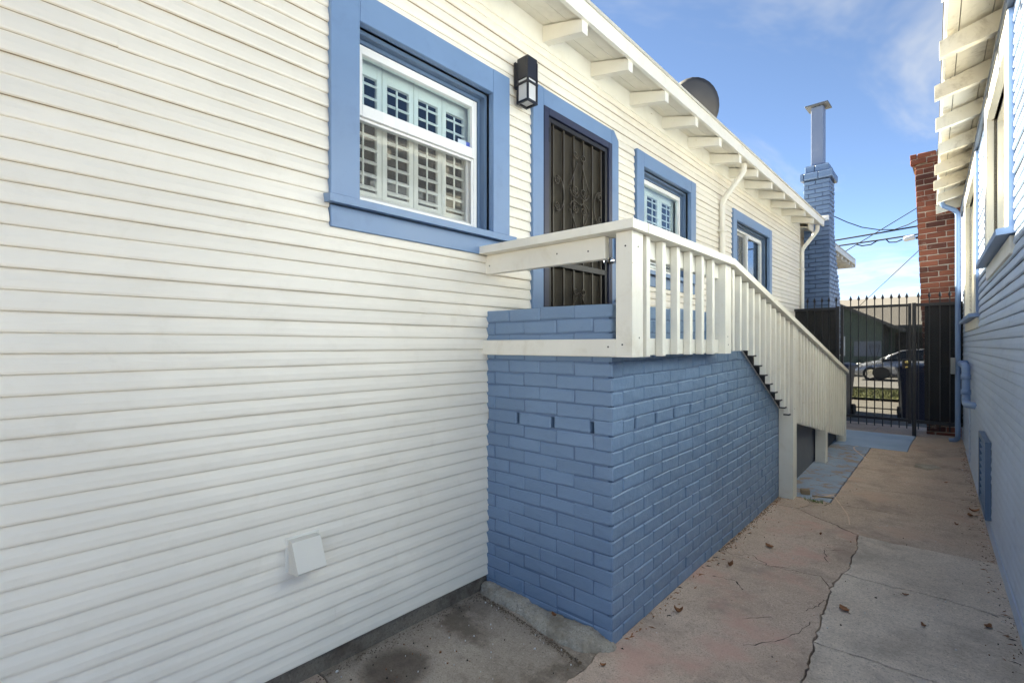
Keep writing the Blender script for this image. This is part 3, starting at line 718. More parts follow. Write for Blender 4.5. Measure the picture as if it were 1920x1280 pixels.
core.box((XE, REC, -.1), (-.02, DEP-.004, zs0+.004)); core.box((XE, REC, zs1-.005), (-.02, DEP-.004, 1.545))
for lo_, hi_ in ((-.1, None), (None, 1.6)):
    for i in range(30):
        ya = .02+i*(YE-.03)/30; yb = .02+(i+1)*(YE-.03)/30; ym = (ya+yb)/2; r0 = rise(ym, zs0)
        if lo_ is not None: core.box((-DEP+.004, ya, -.1), (-REC, yb, min(zs0+.006+r0 if ym < 1.36 else 9, ztop(yb)-.004)))
        elif ym < 1.36: core.box((-DEP+.004, ya, zs1-.007+r0), (-REC, yb, min(1.55+rise(ym, 1.5), ztop(yb)-.004)))
core.build('mortar', 'blue_mortar', blk)
MB().box((XE+.001, DEP, -.1), (-DEP, 1.36, .82)).build('landing_slab', 'concrete_brown', blk)
MB().prism([(1.28, 1.582), (1.36, 1.582), (YE+.01, ztop(YE)+.007), (YE+.01, ztop(YE)-.001), (1.36, 1.5745), (1.28, 1.5745)], 0, -DEP-.005, .006).build('coping', 'vinyl_white', blk)
MB().prism([(1.84, ztop(1.84)+.008), (YE+.06, ztop(YE+.06)+.008), (YE+.06, ztop(YE+.06)+.045), (1.84, ztop(1.84)+.045)], 0, -DEP-.01, .045).build('stringer_board', 'stair_dark_wood', blk)
# ramp behind the railing
ramp = empty('ramp', ST, SA, 'low ramp with dark grey plywood skirt panels below the white railing', 'ramp')
MB().prism([(1.362, .82), (6.25, .06), (6.25, -.05), (1.362, -.1)], 0, -.80, -DEP-.02).build('ramp_deck', 'concrete_brown', ramp)
for ya, yb, za, zb in ((3.22, 4.64, .66, .46), (4.80, 6.04, .38, .23)):
    MB().prism([(ya, 0), (yb, .03), (yb, zb), (ya, za)], 0, -.02, .0).build('skirt_panel', 'grey_plywood', ramp)
MB().prism([(6.06, .03), (6.24, .03), (6.24, .16), (6.06, .19)], 0, -.02, .0).build('skirt_panel', 'grey_plywood', ramp)
box('blue_trim_strip', (.001, 4.80, .345), (.012, 6.02, .375), 'blue_trim', ramp); ramp.children[-1].rotation_euler = (-.0, 0, 0)
ft = MB()
rg = []
for i in range(17):
    t = i/16; x = -.82+t*.85; hh = .052+.008*math.sin(t*9)+.004*math.sin(t*23); wd = .06+.135*t**1.3+.012*math.sin(t*13)
    e = min(1, max(.12, (1-t)*5))**.6; hh *= min(1, e+.1); wd *= e
    rg.append([(x, .02, -.05), (x, .02-wd-.03, -.05), (x+.008, .02-wd, hh*.35), (x, .02-wd*.75, hh*.8), (x-.004, .02-wd*.35, hh), (x, .02, hh*.95)])
ft.loft(rg); fo = ft.build('concrete_footing', 'footing_concrete', None, True); fo.location = ST; fo.rotation_euler = (0, 0, SA)
sb = fo.modifiers.new('s', 'SUBSURF'); sb.levels = sb.render_levels = 3
tx = bpy.data.textures.new('lump', 'CLOUDS'); tx.noise_scale = .03; dm = fo.modifiers.new('d', 'DISPLACE'); dm.texture = tx; dm.strength = .020
tag(fo, 'rough rounded concrete footing strip along the base of the blue bricks', 'footing')

# ------------------------------------------------------------------ railing
rail = empty('stair_railing', ST, SA, 'cream wooden railing with square balusters along the landing and ramp', 'railing')
XO = .117; RZ = 1.905; YB2 = 1.26; SL = .185
def rz(y): return RZ if y < YB2 else RZ-(y-YB2)*SL
def post(y, w, z0, z1, x0=XO-.095, x1=XO):
    return MB().prism([(y, z0), (y+w, z0), (y+w, z1-(SL*w if y > 1.5 else 0)), (y, z1)], 0, x0, x1).build('post', 'cream_rail', rail)
post(-.035, .10, 1.315, RZ-.042, XO-.078); post(1.155, .105, 1.315, RZ-.042)
post(2.93, .135, -.01, rz(2.93)-.042, XO-.115); post(4.48, .125, .02, rz(4.48)-.042, XO-.10); post(5.87, .12, .05, rz(5.87)-.042, XO-.10)
# cap boards
MB().prism([(-.88, RZ-.04), (XO+.025, RZ-.04), (XO+.025, RZ), (-.88, RZ)], 1, -.075, .065).build('cap_board', 'cream_rail', rail)
box('apron_rail', (-.845, -.012, RZ-.145), (-.03, .026, RZ-.041), 'cream_rail', rail, .003)
MB().prism([(.0665, RZ-.04), (YB2-.004, RZ-.04), (YB2, RZ), (.0665, RZ)], 0, XO-.115, XO+.027).build('cap_board', 'cream_rail', rail)
for ya, yb in ((YB2+.003, 3.07), (3.074, 6.03)):
    MB().prism([(ya, rz(ya)-.041), (yb, rz(yb)-.041), (yb, rz(yb)), (ya, rz(ya))], 0, XO-.113, XO+.026).build('cap_board', 'cream_rail', rail)
# rails under the cap and the bottom boards
box('top_rail', (XO-.075, .068, RZ-.13), (XO-.04, 1.152, RZ-.041), 'cream_rail', rail); box('bottom_board', (XO-.075, .068, 1.32), (XO-.04, 1.152, 1.40), 'cream_rail', rail)
box('bottom_board', (-.84, -.036, 1.315), (XO-.080, .0, 1.395), 'cream_rail', rail, .004)
for ya, yb in ((1.265, 2.925), (3.07, 4.475), (4.61, 5.865)):
    MB().prism([(ya, rz(ya)-.13), (yb, rz(yb)-.13), (yb, rz(yb)-.041), (ya, rz(ya)-.041)], 0, XO-.075, XO-.04).build('top_rail', 'cream_rail', rail)
for ya, yb in ((3.07, 4.475), (4.61, 5.865)):
    MB().prism([(ya, rz(ya)-.90), (yb, rz(yb)-.90), (yb, rz(yb)-.82), (ya, rz(ya)-.82)], 0, XO-.075, XO-.04).build('bottom_board', 'cream_rail', rail)
def baluster(y, z0, z1, w=.036):
    k = random.uniform(-.004, .004)
    MB().box((XO-.038+k*.2, y, z0+k), (XO-.001+k*.2, y+w, z1), .002).build('baluster', 'cream_rail', rail)
for i in range(6): baluster(.106+i*.167, 1.318, RZ-.041)
for i in range(11):
    y = 1.30+i*.147
    zb = 1.328 if y < 1.68 else 1.328-(y-1.68)*.51
    baluster(y, zb, rz(y+.04)-.041)
    if y > 1.6: box('dark_tip', (XO-.045, y+.004, zb-.012), (XO+.003, y+.062, zb-.001), 'stair_dark_wood', rail, .001)  # small dark piece under each sloping baluster
for i in range(10):
    y = 3.10+i*.139; baluster(y, rz(y)-.905, rz(y+.04)-.041)
for i in range(9):
    y = 4.64+i*.137; baluster(y, rz(y)-.905, rz(y+.04)-.041)

nm = MB().tube([(0, 0, 0), (.0012, 0, 0)], .0042, 8).mesh('nail'); nm.materials.append(M['stair_dark_wood'])
for (x, y, z) in ((XO, .02, 1.80), (XO, .03, 1.40), (XO, 1.20, 1.42), (XO, 1.21, 1.37), (XO, 2.99, 1.42), (XO, 2.98, .80), (XO, 4.54, 1.16), (XO, 5.92, .92)): link('nail', nm, None, rail, (x-.0004, y, z))
for (x, z) in ((.085, 1.80), (.07, 1.37), (-.80, 1.35), (.0, 1.36)): link('nail', nm, None, rail, (x, -.0353 if x > .05 else -.0363, z), (0, 0, R(-90)))
for (x, z) in ((-.76, RZ-.10), (-.30, RZ-.09), (-.12, RZ-.10)): link('nail', nm, None, rail, (x, -.0123, z), (0, 0, R(-90)))

# ------------------------------------------------------------------ wall lantern, vent hood, dish
ln = empty('wall_lantern', (-1.945, 2.185, 2.775), 0, 'black box wall lantern with frosted panes beside the door casing', 'lantern')
ln.scale = (.74, .76, .85)
box('back_plate', (.001, -.055, .12), (.022, .055, .30), 'lamp_black', ln); box('arm', (.022, -.02, .20), (.04, .02, .26), 'lamp_black', ln)
x0, x1, y0, y1 = .035, .155, -.06, .06
for x in (x0, x1-.014):
    for y in (y0, y1-.014): box('corner_bar', (x, y, 0), (x+.014, y+.014, .285), 'lamp_black', ln, .001)
frame_b = MB(); frame_b.box((x0+.0005, y0+.0005, 0), (x1-.0005, y0+.014, .016)); frame_b.box((x0+.0005, y1-.014, 0), (x1-.0005, y1-.0005, .016)); frame_b.box((x0+.0005, y0+.014, 0), (x0+.014, y1-.014, .016)); frame_b.box((x1-.014, y0+.014, 0), (x1-.0005, y1-.014, .016))
mid_b = MB(); mid_b.box((x0-.002, y0-.002, .128), (x1+.002, y0+.010, .140)); mid_b.box((x0-.002, y1-.010, .128), (x1+.002, y1+.002, .140)); mid_b.box((x1-.010, y0+.010, .128), (x1+.002, y1-.010, .140)); frame_b.build('frame', 'lamp_black', ln); mid_b.build('mid_band', 'lamp_black', ln)
box('hood', (x0+.004, y0+.004, .165), (x1-.004, y1-.004, .31), 'lamp_black', ln); box('glass', (x0+.012, y0+.012, .014), (x1-.012, y1-.012, .164), 'lantern_glass', ln)
vh = MB(); vh.prism([(0, 0), (.012, 0), (.085, .012), (.09, .02), (.035, .125), (0, .13)], 1, 0, .115)
v = vh.build('vent_hood', 'vent_cream'); v.location = (-1.950, .83, .475); tag(v, 'small white dryer vent hood low on the cream siding', 'vent')
fl = box('flange', (-.002, -.012, -.006), (.004, .127, .138), 'cream_trim', v)
dish = empty('satellite_dish', (-2.27, 5.50, 3.46), 0, 'dark grey satellite dish on the roof above the eaves', 'satellite dish')
b = MB(); rings = []
for i in range(7):
    r_ =   .06+.26*i/6; dep = .10*(i/6)**2; rings.append([(r_*math.cos(t*2*math.pi/28)*.92, -dep, r_*math.sin(t*2*math.pi/28)) for t in range(28)])
b.loft(rings, False); bmf = b.bm; bmf.faces.new([bmf.verts[i] for i in range(28)]) if False else None
bmf.verts.ensure_lookup_table(); bmf.faces.new([bmf.verts[i] for i in range(28)])
ro = b.build('reflector', 'dish_grey', dish, True); ro.location = (0, 0, .60); ro.rotation_euler = (R(-24), R(6), R(188)); so_ = ro.modifiers.new('t', 'SOLIDIFY'); so_.thickness = .008
MB().tube([(0, .03, 0), (0, .05, .40), (0, .03, .58)], .022, 8).build('mast', 'dish_grey', dish)
MB().tube([(0, .05, .40), (-.05, .42, .34), (-.02, .48, .50)], .012, 6).build('feed_arm', 'dish_grey', dish)

# ------------------------------------------------------------------ chimneys
def brick_face_list(x0, x1, y0, yfun, z0, z1, ch, bl, seed):
    """front face at y=y0 (normal -y) from x0 to x1 and side face at x=x1 (normal +x) from y0 to yfun(z)"""
    out = []; rn = random.Random(seed); k = 0; z = z0
    while z < z1-.01:
        h = min(ch, z1-z)-.010; x = x1 if k % 2 == 0 else x1-.1; y = y0 if k % 2 else y0+.1
        while x > x0+.02:
            L = bl-.01; xa = max(x0, x-L); out.append((((x+xa)/2, y0+.05, z+h/2), (x-xa, .1, h), 0)); x = xa-.010
        while y < yfun(z)-.02:
            L = bl-.01; yb = min(yfun(z), y+L); out.append(((x1-.05, (y+yb)/2, z+h/2), (yb-y, .1, h), 1)); y = yb+.010
        z += ch; k += 1
    return out
def lay(parent, lst, var, seed, jz=.0015, name='brick'):
    rn = random.Random(seed)
    for c, sz, side in lst:
        o = link(name, rn.choice(var), None, parent); j = lambda: rn.uniform(-jz, jz)
        o.location = (c[0]+j(), c[1]+j(), c[2]+j()); o.rotation_euler = (rn.uniform(-.008, .008), rn.uniform(-.01, .01), R(90) if side else 0); o.scale = sz
chb = empty('chimney', (0, 0, 0), 0, 'blue painted brick chimney with tall metal flue behind the cream house', 'chimney')
cbv = brick_variants(4, 'chimney_blue', .007, seed=4)
CX0, CX1, CY0 = -1.985, -1.605, 9.62
yf = lambda z: 10.05 if z > 3.25 else (10.05+(3.25-z)*.52 if z > 2.2 else 10.6)
lst = brick_face_list(CX0, CX1, CY0, yf, 1.30, 4.17, .0735, .213, 3); lay(chb, lst, cbv, 5, .003)
capl = []
for (ex, z0, z1) in ((.045, 4.172, 4.30), (-.015, 4.302, 4.43)):
    capl += brick_face_list(CX0-ex, CX1+ex, CY0-ex, lambda z, e_=ex: 10.05+e_, z0, z1, (z1-z0), .213, 6)
lay(chb, capl, cbv, 8, .003, 'cap_brick')
cm = MB(); cm.prism([(CY0+.012, 0), (10.58, 0), (10.58, 2.2), (10.03, 3.25), (10.03, 4.16), (CY0+.012, 4.16)], 0, CX0, CX1-.012); cm.box((CX0-.03, CY0-.033, 4.165), (CX1+.033, 10.08, 4.295)); cm.box((CX0+.02, CY0+.03, 4.296), (CX1-.03, 10.03, 4.425)); cm.build('mortar', 'chimney_blue_mortar', chb)
fl = MB().box((-1.895, 9.72, 4.42), (-1.715, 9.92, 5.44), .004).build('flue', 'galvanised', chb)
MB().box((-1.975, 9.64, 5.45), (-1.635, 10.0, 5.475), .003, rot=Matrix.Rotation(R(3), 3, 'X')).build('flue_cap', 'flue_cap', chb)
rc = empty('chimney', (-.35, 9.25, 0), 0, 'weathered red brick chimney at the end of the blue house', 'chimney')
rc.rotation_euler = (0, R(-2.0), 0)
rbv = brick_variants(4, 'red_brick', .006, seed=9)
lay(rc, brick_face_list(0, .52, 0, lambda z: .45, .05, 3.98, .079, .215, 12), rbv, 13, .003)
lay(rc, brick_face_list(-.045, .56, -.045, lambda z: .45, 3.982, 4.14, .079, .215, 14), rbv, 15, .004, 'cap_brick')
cm = MB(); cm.box((.010, .010, 0), (.51, .5, 3.98)); cm.box((-.03, -.03, 3.985), (.55, .5, 4.11)); cm.build('mortar', 'red_mortar', rc)
# left faces of the red chimney (seen from a step to the left)
lay(rc, [((.05, y, .05+.079*k+.0345), (.205, .1, .069), 1) for k in range(50) for y in ((.22, .39) if k % 2 else (.28,))], rbv, 17, .002)

# ------------------------------------------------------------------ blue house (local: +x = outwards to the alley, y runs towards the camera)
bh = empty('house', (.227, 3.40, 0), R(180+1.9), 'weathered blue clapboard house with cream rafters and window trim', 'house')
BY0, BY1 = -5.55, 2.4          # local y = -s
V1 = (-1.50, -.34, 1.98, 2.97); V2 = (-4.40, -2.78, 1.66, 2.97)
wall_backing(bh, BY0, BY1, .1, 3.42, [V1, V2])
siding(bh, 'blue_siding', BY0, BY1, .09, 52, [(V1[0]-.15, V1[1]+.15, V1[2]-.13, 3.3), (V2[0]-.15, V2[1]+.15, V2[2]-.12, 3.3), (V1[0]-.18, V1[1]+.18, V1[2]-.05, V1[2]+.02)], 21)
MB().box((-.1, BY0, -.1), (.024, BY1, .085)).build('water_table', 'blue_siding', bh)
box('corner_board', (.001, BY0-.05, .09), (.026, BY0-.001, 3.2), 'blue_siding', bh)
MB().box((-4, BY0, -.1), (-.11, BY0+.09, 3.4)).build('end_wall', 'blue_siding', bh); MB().box((-4, BY1-.09, -.1), (-.11, BY1, 3.4)).build('end_wall', 'blue_siding', bh)
for V, lab in ((V1, 'deep cream-trimmed window with blue sill nearest the camera'), (V2, 'cream-trimmed window next to the far downspout')):
    w = link('window', None, None, bh); w['label'] = lab; y0, y1, z0, z1 = V
    for (a, c) in ((y0-.14, y0), (y1, y1+.14)):
        box('casing', (-.02, a, z0), (.040, c, 3.105), 'aged_white' if False else 'cream_trim', w, .003)
    box('casing', (-.02, y0+.0005, z1), (.039, y1-.0005, 3.104), 'cream_trim', w, .003); box('casing_side', (-.02, y1+.141, z0), (.036, y1+.149, 3.10), 'blue_pipe', w, 0)
    MB().prism([(-.08, z0+.012), (-.08, z0-.03), (.085, z0-.045), (.085, z0-.012)], 1, y0-.17, y1+.17).build('sill', 'blue_pipe', w)
    box('apron', (-.02, y0-.13, z0-.14), (.032, y1+.13, z0-.046), 'cream_trim', w, .003)
    reveal(w, y0, y1, z0, z1, 'cream_trim', .12)
    frame4(w, 'frame', -.13, -.08, y0+.019, y1-.019, z0+.014, z1-.02, .05, 'cream_trim'); box('meeting_rail', (-.125, y0+.069, (z0+z1)/2-.02), (-.085, y1-.069, (z0+z1)/2+.02), 'cream_trim', w)
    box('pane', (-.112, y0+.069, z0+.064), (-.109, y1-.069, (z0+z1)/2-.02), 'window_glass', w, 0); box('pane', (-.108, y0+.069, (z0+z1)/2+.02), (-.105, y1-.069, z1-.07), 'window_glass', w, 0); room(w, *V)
br = link('roof', None, None, bh); BOV = .29
box('frieze_strip', (.001, BY0, 3.105), (.050, BY1, 3.155), 'shaded_blue', br); box('frieze_strip', (.001, BY0, 3.156), (.034, BY1, 3.215), 'shaded_blue', br); box('frieze_board', (.001, BY0, 3.216), (.02, BY1, 3.36), 'aged_white', br)
rm = MB().prism([(-.1, 3.36), (-.1, 3.26), (0, 3.235), (BOV, 3.245-PIT*BOV), (BOV, 3.345-PIT*BOV), (0, 3.36)], 1, -.026, .026).mesh('rafter'); rm.materials.append(M['aged_white'])
for k in range(12):
    link('rafter', rm, None, br, (random.uniform(-.004, .004), 1.36-k*.69 if k < 99 else 0, random.uniform(-.006, .003)), (0, random.uniform(-.01, .01), random.uniform(-.012, .012)))
for xa, xb in ((-.1, .055), (.059, .205), (.210, .262)):
    MB().prism([(xa, 3.378-PIT*xa), (xb, 3.378-PIT*xb), (xb, 3.40-PIT*xb), (xa, 3.40-PIT*xa)], 1, BY0-.2, BY1).build('soffit_board', 'aged_white', br)
MB().prism([(.263, 3.295), (.280, 3.295), (.280, 3.36), (.263, 3.36)], 1, BY0-.2, BY1).build('fascia', 'vinyl_white', br)
MB().prism([(.285, 3.362), (.285, 3.375), (-3.2, 3.375+PIT*3.4), (-3.2, 3.33+PIT*3.5)], 1, BY0-.2, BY1).build('roof_surface', 'shingle_grey', br)
MB().prism([(-.02, 3.40), (-3.2, 3.34+PIT*3.3), (-3.2, 3.3)], 1, BY0+.01, BY0+.05).build('gable_wall', 'blue_siding', br)
ds = MB().tube(fillet([(.24, BY0+.32, 3.27), (.22, BY0+.32, 3.20), (.075, BY0+.34, 3.10), (.075, BY0+.34, .20), (.075, BY0+.30, .13), (.16, BY0+.30, .115)], .06), .028, 10).build('downspout', 'blue_pipe', bh, True); ds['label'] = 'round blue downspout with kicked foot at the gate'
box('junction_box', (.10, BY0+.31, .99), (.145, BY0+.40, 1.20), 'grey_plastic', bh)['label'] = 'grey electrical box on the downspout'
pp = empty('vent_pipe', (.227, 3.40, 0), R(180+1.9), 'thick blue pipe with two elbows against the blue siding', 'pipe')
MB().tube(fillet([(-.01, -4.35, 1.155), (.075, -4.30, 1.155), (.075, -3.28, 1.155), (.075, -3.26, .80), (.075, -3.05, .79), (-.01, -2.98, .79)], .07), .034, 12).build('pipe', 'blue_pipe', pp, True)
for (y, z) in ((-3.268, 1.05), (-3.262, .90)): MB().tube([(.075, y, z-.025), (.075, y, z+.025)], .040, 12).build('collar', 'blue_pipe', pp, True)
MB().box((.016, -3.95, .10), (.03, -3.82, .86), .003).build('backing_board', 'blue_siding', pp)
vc = empty('vent_cover', (.227, 3.40, 0), R(180+1.9), 'blue louvred vent cover low on the blue siding', 'vent')
frame4(vc, 'frame', .016, .050, -2.05, -1.42, .13, .68, .04, 'blue_dark_trim')
for k in range(9): MB().box((.02, -2.01, .18+k*.052), (.045, -1.46, .188+k*.052), 0, rot=Matrix.Rotation(R(35), 3, 'Y')).build('slat', 'blue_dark_trim', vc)
box('back', (.016, -2.01, .17), (.019, -1.46, .64), 'dark_room', vc)

# ------------------------------------------------------------------ gate
YG = 8.80
def spear(b, x, z):
    b.loft([[(x+math.cos(t)*r_, YG+math.sin(t)*r_, z+h) for t in [k*math.pi/3 for k in range(6)]] for r_, h in ((.006, 0), (.016, .012), (.017, .028), (.010, .048), (.002, .075))])
def bars(par, xs_, z0, z1):
    for x in xs_:
        b = MB().box((x-.0065, YG-.0065, z0), (x+.0065, YG+.0065, z1)); spear(b, x, z1); b.build('bar', 'black_metal', par)
gate = empty('gate', (0, 0, 0), 0, 'black iron gate with spear tips, scrolls and brass lock closing the alley', 'gate')
bars(gate, [-1.203, -1.105, -1.008, -.914, -.821, -.723, -.634, -.55], .20, 2.02)
box('top_rail', (-1.29, YG-.02, 1.905), (-.50, YG+.02, 1.94), 'black_metal', gate); box('bottom_rail', (-1.29, YG-.02, .295), (-.50, YG+.02, .335), 'black_metal', gate)
box('stile', (-1.33, YG-.021, .27), (-1.291, YG+.021, 1.96), 'black_metal', gate); box('stile', (-.535, YG-.021, .27), (-.499, YG+.021, 1.945), 'black_metal', gate)
box('mesh_screen', (-1.29, YG+.008, .335), (-.536, YG+.009, 1.905), 'gate_mesh_light', gate, 0)
b = MB(); b.box((-.60, YG-.03, 1.03), (-.535, YG+.03, 1.17), .004); b.build('lock_box', 'black_metal', gate)
MB().sphere((-.548, YG-.055, 1.125), .028).build('knob', 'brass', gate, True); MB().tube([(-.548, YG-.03, 1.055), (-.548, YG-.045, 1.055)], .018, 12).build('lock_cylinder', 'brass', gate, True)
def gcurl(cx_, cz_, r0, r1, a0, turns, sg): return [(cx_+ (r0+(r1-r0)*i/30)*math.cos(a0+sg*turns*2*math.pi*i/30), YG-.012, cz_+(r0+(r1-r0)*i/30)*math.sin(a0+sg*turns*2*math.pi*i/30)) for i in range(31)]
for sg in (-1, 1):
    b = MB(); b.tube(gcurl(-.914+sg*.030, 1.355, .032, .010, math.pi/2, 1.1, -sg)[::-1], .004, 6)
    b.tube([(-.914+sg*(.062-.058*t-.02*math.sin(t*3.14)*(-.4)), YG-.012, 1.355-.20*t) for t in [i/8 for i in range(9)]], .004, 6); b.build('scroll', 'black_metal', gate)
for (cx_, cz_, r_) in ((-1.06, 1.13, .05), (-.97, 1.08, .04), (-.86, 1.09, .045), (-.76, 1.02, .035), (-1.09, 1.05, .035), (-.93, .87, .03)):
    MB().tube(gcurl(cx_, cz_, r_, .010, 0, 1.6, 1), .004, 6).build('scroll', 'black_metal', gate)
b = MB(); b.loft([[(-.835+r_*math.cos(t)*1.0, YG-.012+h, .965+r_*math.sin(t)*.85) for t in [k*2*math.pi/22 for k in range(22)]] for r_, h in ((.095, 0), (.105, -.004), (.105, -.008), (.095, -.012))]); b.build('lock_shield', 'black_metal', gate)
fp = empty('fence_panel', (0, 0, 0), 0, 'dark screened iron panel between the cream house and the gate', 'fence', 'fixed iron panels beside the gate')
bars(fp, [-1.765, -1.671, -1.571, -1.48, -1.384], .20, 2.02); box('top_rail', (-1.945, YG-.02, 1.895), (-1.345, YG+.02, 1.935), 'black_metal', fp); box('bottom_rail', (-1.945, YG-.02, .295), (-1.345, YG+.02, .335), 'black_metal', fp)
box('post', (-1.38, YG-.022, .0), (-1.342, YG+.022, 1.95), 'black_metal', fp); box('mesh_screen', (-1.94, YG+.008, .335), (-1.38, YG+.009, 1.895), 'gate_mesh_dense', fp, 0)
for k in range(4): box('slat', (-1.90+k*.135, YG+.03, .34), (-1.82+k*.135, YG+.035, 1.89), 'garage_dark', fp, 0)
fq = empty('fence_panel', (0, 0, 0), 0, 'dark screened iron panel between the gate post and the blue downspout', 'fence', 'fixed iron panels beside the gate')
bars(fq, [-.425, -.31, -.20, -.10], .20, 2.02); box('top_rail', (-.447, YG-.02, 1.90), (.03, YG+.02, 1.94), 'black_metal', fq); box('bottom_rail', (-.447, YG-.02, .285), (.03, YG+.02, .33), 'black_metal', fq)
box('post', (-.492, YG-.024, .05), (-.448, YG+.024, 1.95), 'black_metal', fq); box('mesh_screen', (-.36, YG+.008, .33), (.03, YG+.009, 1.90), 'gate_mesh_dense', fq, 0); box('mesh_screen', (-.447, YG+.0082, .33), (-.3605, YG+.0088, 1.90), 'gate_mesh_light', fq, 0)

# ------------------------------------------------------------------ wheeled bins
def wheelie(loc, rz_, label):
    t = empty('wheeled_bin', loc, rz_, label, 'bin', 'blue wheeled bins beyond the gate')
    def rr(hw, hd, z, r_=.05):
        o = []
        for (sx, sy, a0) in ((1, 1, 0), (-1, 1, 90), (-1, -1, 180), (1, -1, 270)):
            for k in range(4): a_ = R(a0+k*30); o.append((sx*(hw-r_)+r_*math.cos(a_), sy*(hd-r_)+r_*math.sin(a_), z))
        return o
    MB().loft([rr(.22, .25, .04), rr(.245, .28, .5), rr(.275, .33, .93), rr(.30, .355, .935), rr(.30, .355, .985)]).build('body', 'bin_blue', t)
    MB().loft([rr(.305, .36, .987), rr(.31, .365, 1.0), rr(.28, .33, 1.035), rr(.20, .25, 1.055)]).build('lid', 'bin_blue', t)
    MB().tube([(-.22, .37, .99), (-.22, .42, 1.0), (.22, .42, 1.0), (.22, .37, .99)], .014, 6).build('handle', 'bin_blue', t)
    for sx in (-1, 1): MB().tube([(sx*.22, .27, .11), (sx*.27, .27, .11)], .11, 14).build('wheel', 'rubber', t)
wheelie((-.60, 11.9, gz(11.9)+.005), R(8), 'blue wheeled bin half hidden behind the gate lock')
wheelie((-1.86, 11.7, gz(11.7)+.005), R(-6), 'blue wheeled bin showing past the foot of the white railing')

# ------------------------------------------------------------------ parked car
car = empty('parked_car', (-1.75, 29.4, gz(29.4)-.03), 0, 'silver hatchback parked across the street behind the gate bars', 'car')
def ring(x, zl, zb, hw, tw, top=None):     # body ring in yz
    return [(x, -hw*.92, zl), (x, -hw, zl+.12), (x, -hw, zb-.15), (x, -tw, zb), (x, tw, zb), (x, hw, zb-.15), (x, hw, zl+.12), (x, hw*.92, zl)]
st = [(-2.22, .38, .56, .55, .45), (-2.12, .24, .70, .74, .62), (-1.85, .20, .80, .82, .70), (-1.35, .20, .92, .86, .74), (-.9, .20, 1.0, .87, .76), (.3, .20, 1.02, .87, .78), (1.4, .20, 1.06, .86, .76), (1.95, .22, 1.08, .83, .72), (2.15, .28, 1.0, .76, .66), (2.22, .40, .72, .70, .6)]
body = MB().loft([ring(*q) for q in st]).build('body', 'car_silver', car, True)
em = body.modifiers.new('e', 'SUBSURF'); em.levels = em.render_levels = 1
gs_ = [(-1.05, .98, .99, .74), (-.25, 1.0, 1.40, .60), (.55, 1.02, 1.47, .58), (1.35, 1.04, 1.42, .56), (2.02, 1.06, 1.10, .62)]
MB().loft([[(x, -.80 if 0 else -min(.80, tw+.13), zb), (x, -tw, zt), (x, tw, zt), (x, min(.80, tw+.13), zb)] for x, zb, zt, tw in gs_]).build('window_band', 'car_glass', car)
MB().loft([[(x, -tw-.012, zt-.01), (x, -tw+.05, zt+.022), (x, tw-.05, zt+.022), (x, tw+.012, zt-.01)] for x, zb, zt, tw in gs_]).build('roof', 'car_silver', car, True)
for x in (-1.36, 1.36):
    for sy in (-1, 1):
        wl = MB().tube([(x, sy*.70, .32), (x, sy*.885, .32)], .32, 22).build('wheel', 'rubber', car); MB().tube([(x, sy*.885, .32), (x, sy*.895, .32)], .21, 16).build('rim', 'chrome', wl)
MB().tube([(-.85, -.80, 1.0), (-.25, -.655, 1.40)], .02, 6).build('pillar', 'car_silver', car); MB().tube([(.52, -.78, 1.02), (.60, -.60, 1.46)], .025, 6).build('pillar', 'car_glass', car)
MB().sphere((-.72, -.95, 1.06), .11, (.7, .9, .65)).build('mirror', 'car_silver', car, True)
for sy in (-1, 1): MB().sphere((-2.0, sy*.66, .70), .14, (1.0, .6, .55)).build('headlight', 'headlight', car, True)

# ------------------------------------------------------------------ green house across the street
gh = empty('house', (0, 36.0, gz(36)), 0, 'green stucco house with grey shingle roof across the street', 'house')
MB().box((-9.0, 0, -.2), (-3.33, .2, 2.95)).build('wing_wall', 'green_stucco', gh); MB().box((-3.53, .2, -.2), (-3.33, 3, 2.95)).build('wing_side', 'far_sidewalk', gh)
MB().box((-4.75, -.012, .95), (-3.42, -.001, 1.85)).build('stucco_patch', 'patch_stucco', gh)
MB().box((-3.33, 3, -.2), (7, 3.2, 2.9)).build('porch_wall', 'green_stucco', gh); MB().box((-3.0, 2.95, -.1), (-1.2, 2.995, 2.4)).build('garage_door', 'garage_dark', gh)
MB().prism([(-9.0, 2.95), (-3.33, 2.95), (-6.2, 4.25)], 1, .02, .18).build('gable', 'green_stucco', gh)
MB().prism([(-2.4, 2.42), (-2.4, 2.55), (-6.2, 4.52), (-10, 2.55), (-10, 2.42), (-6.2, 4.38)], 1, -.45, 6).build('wing_roof', 'shingle_grey', gh)
MB().prism([(-2.38, 2.38), (-2.38, 2.56), (-6.2, 4.54), (-6.2, 4.36)], 1, -.52, -.46).build('rake_board', 'kerb_concrete', gh)
MB().prism([(2.1, 2.72), (2.1, 2.84), (7.4, 4.95), (12.5, 2.84), (12.5, 2.72), (7.4, 4.80)], 0, -10, 9).build('main_roof', 'shingle_grey', gh); MB().box((-3.3, 2.05, 2.66), (9, 2.09, 2.84)).build('eave_board', 'kerb_concrete', gh)
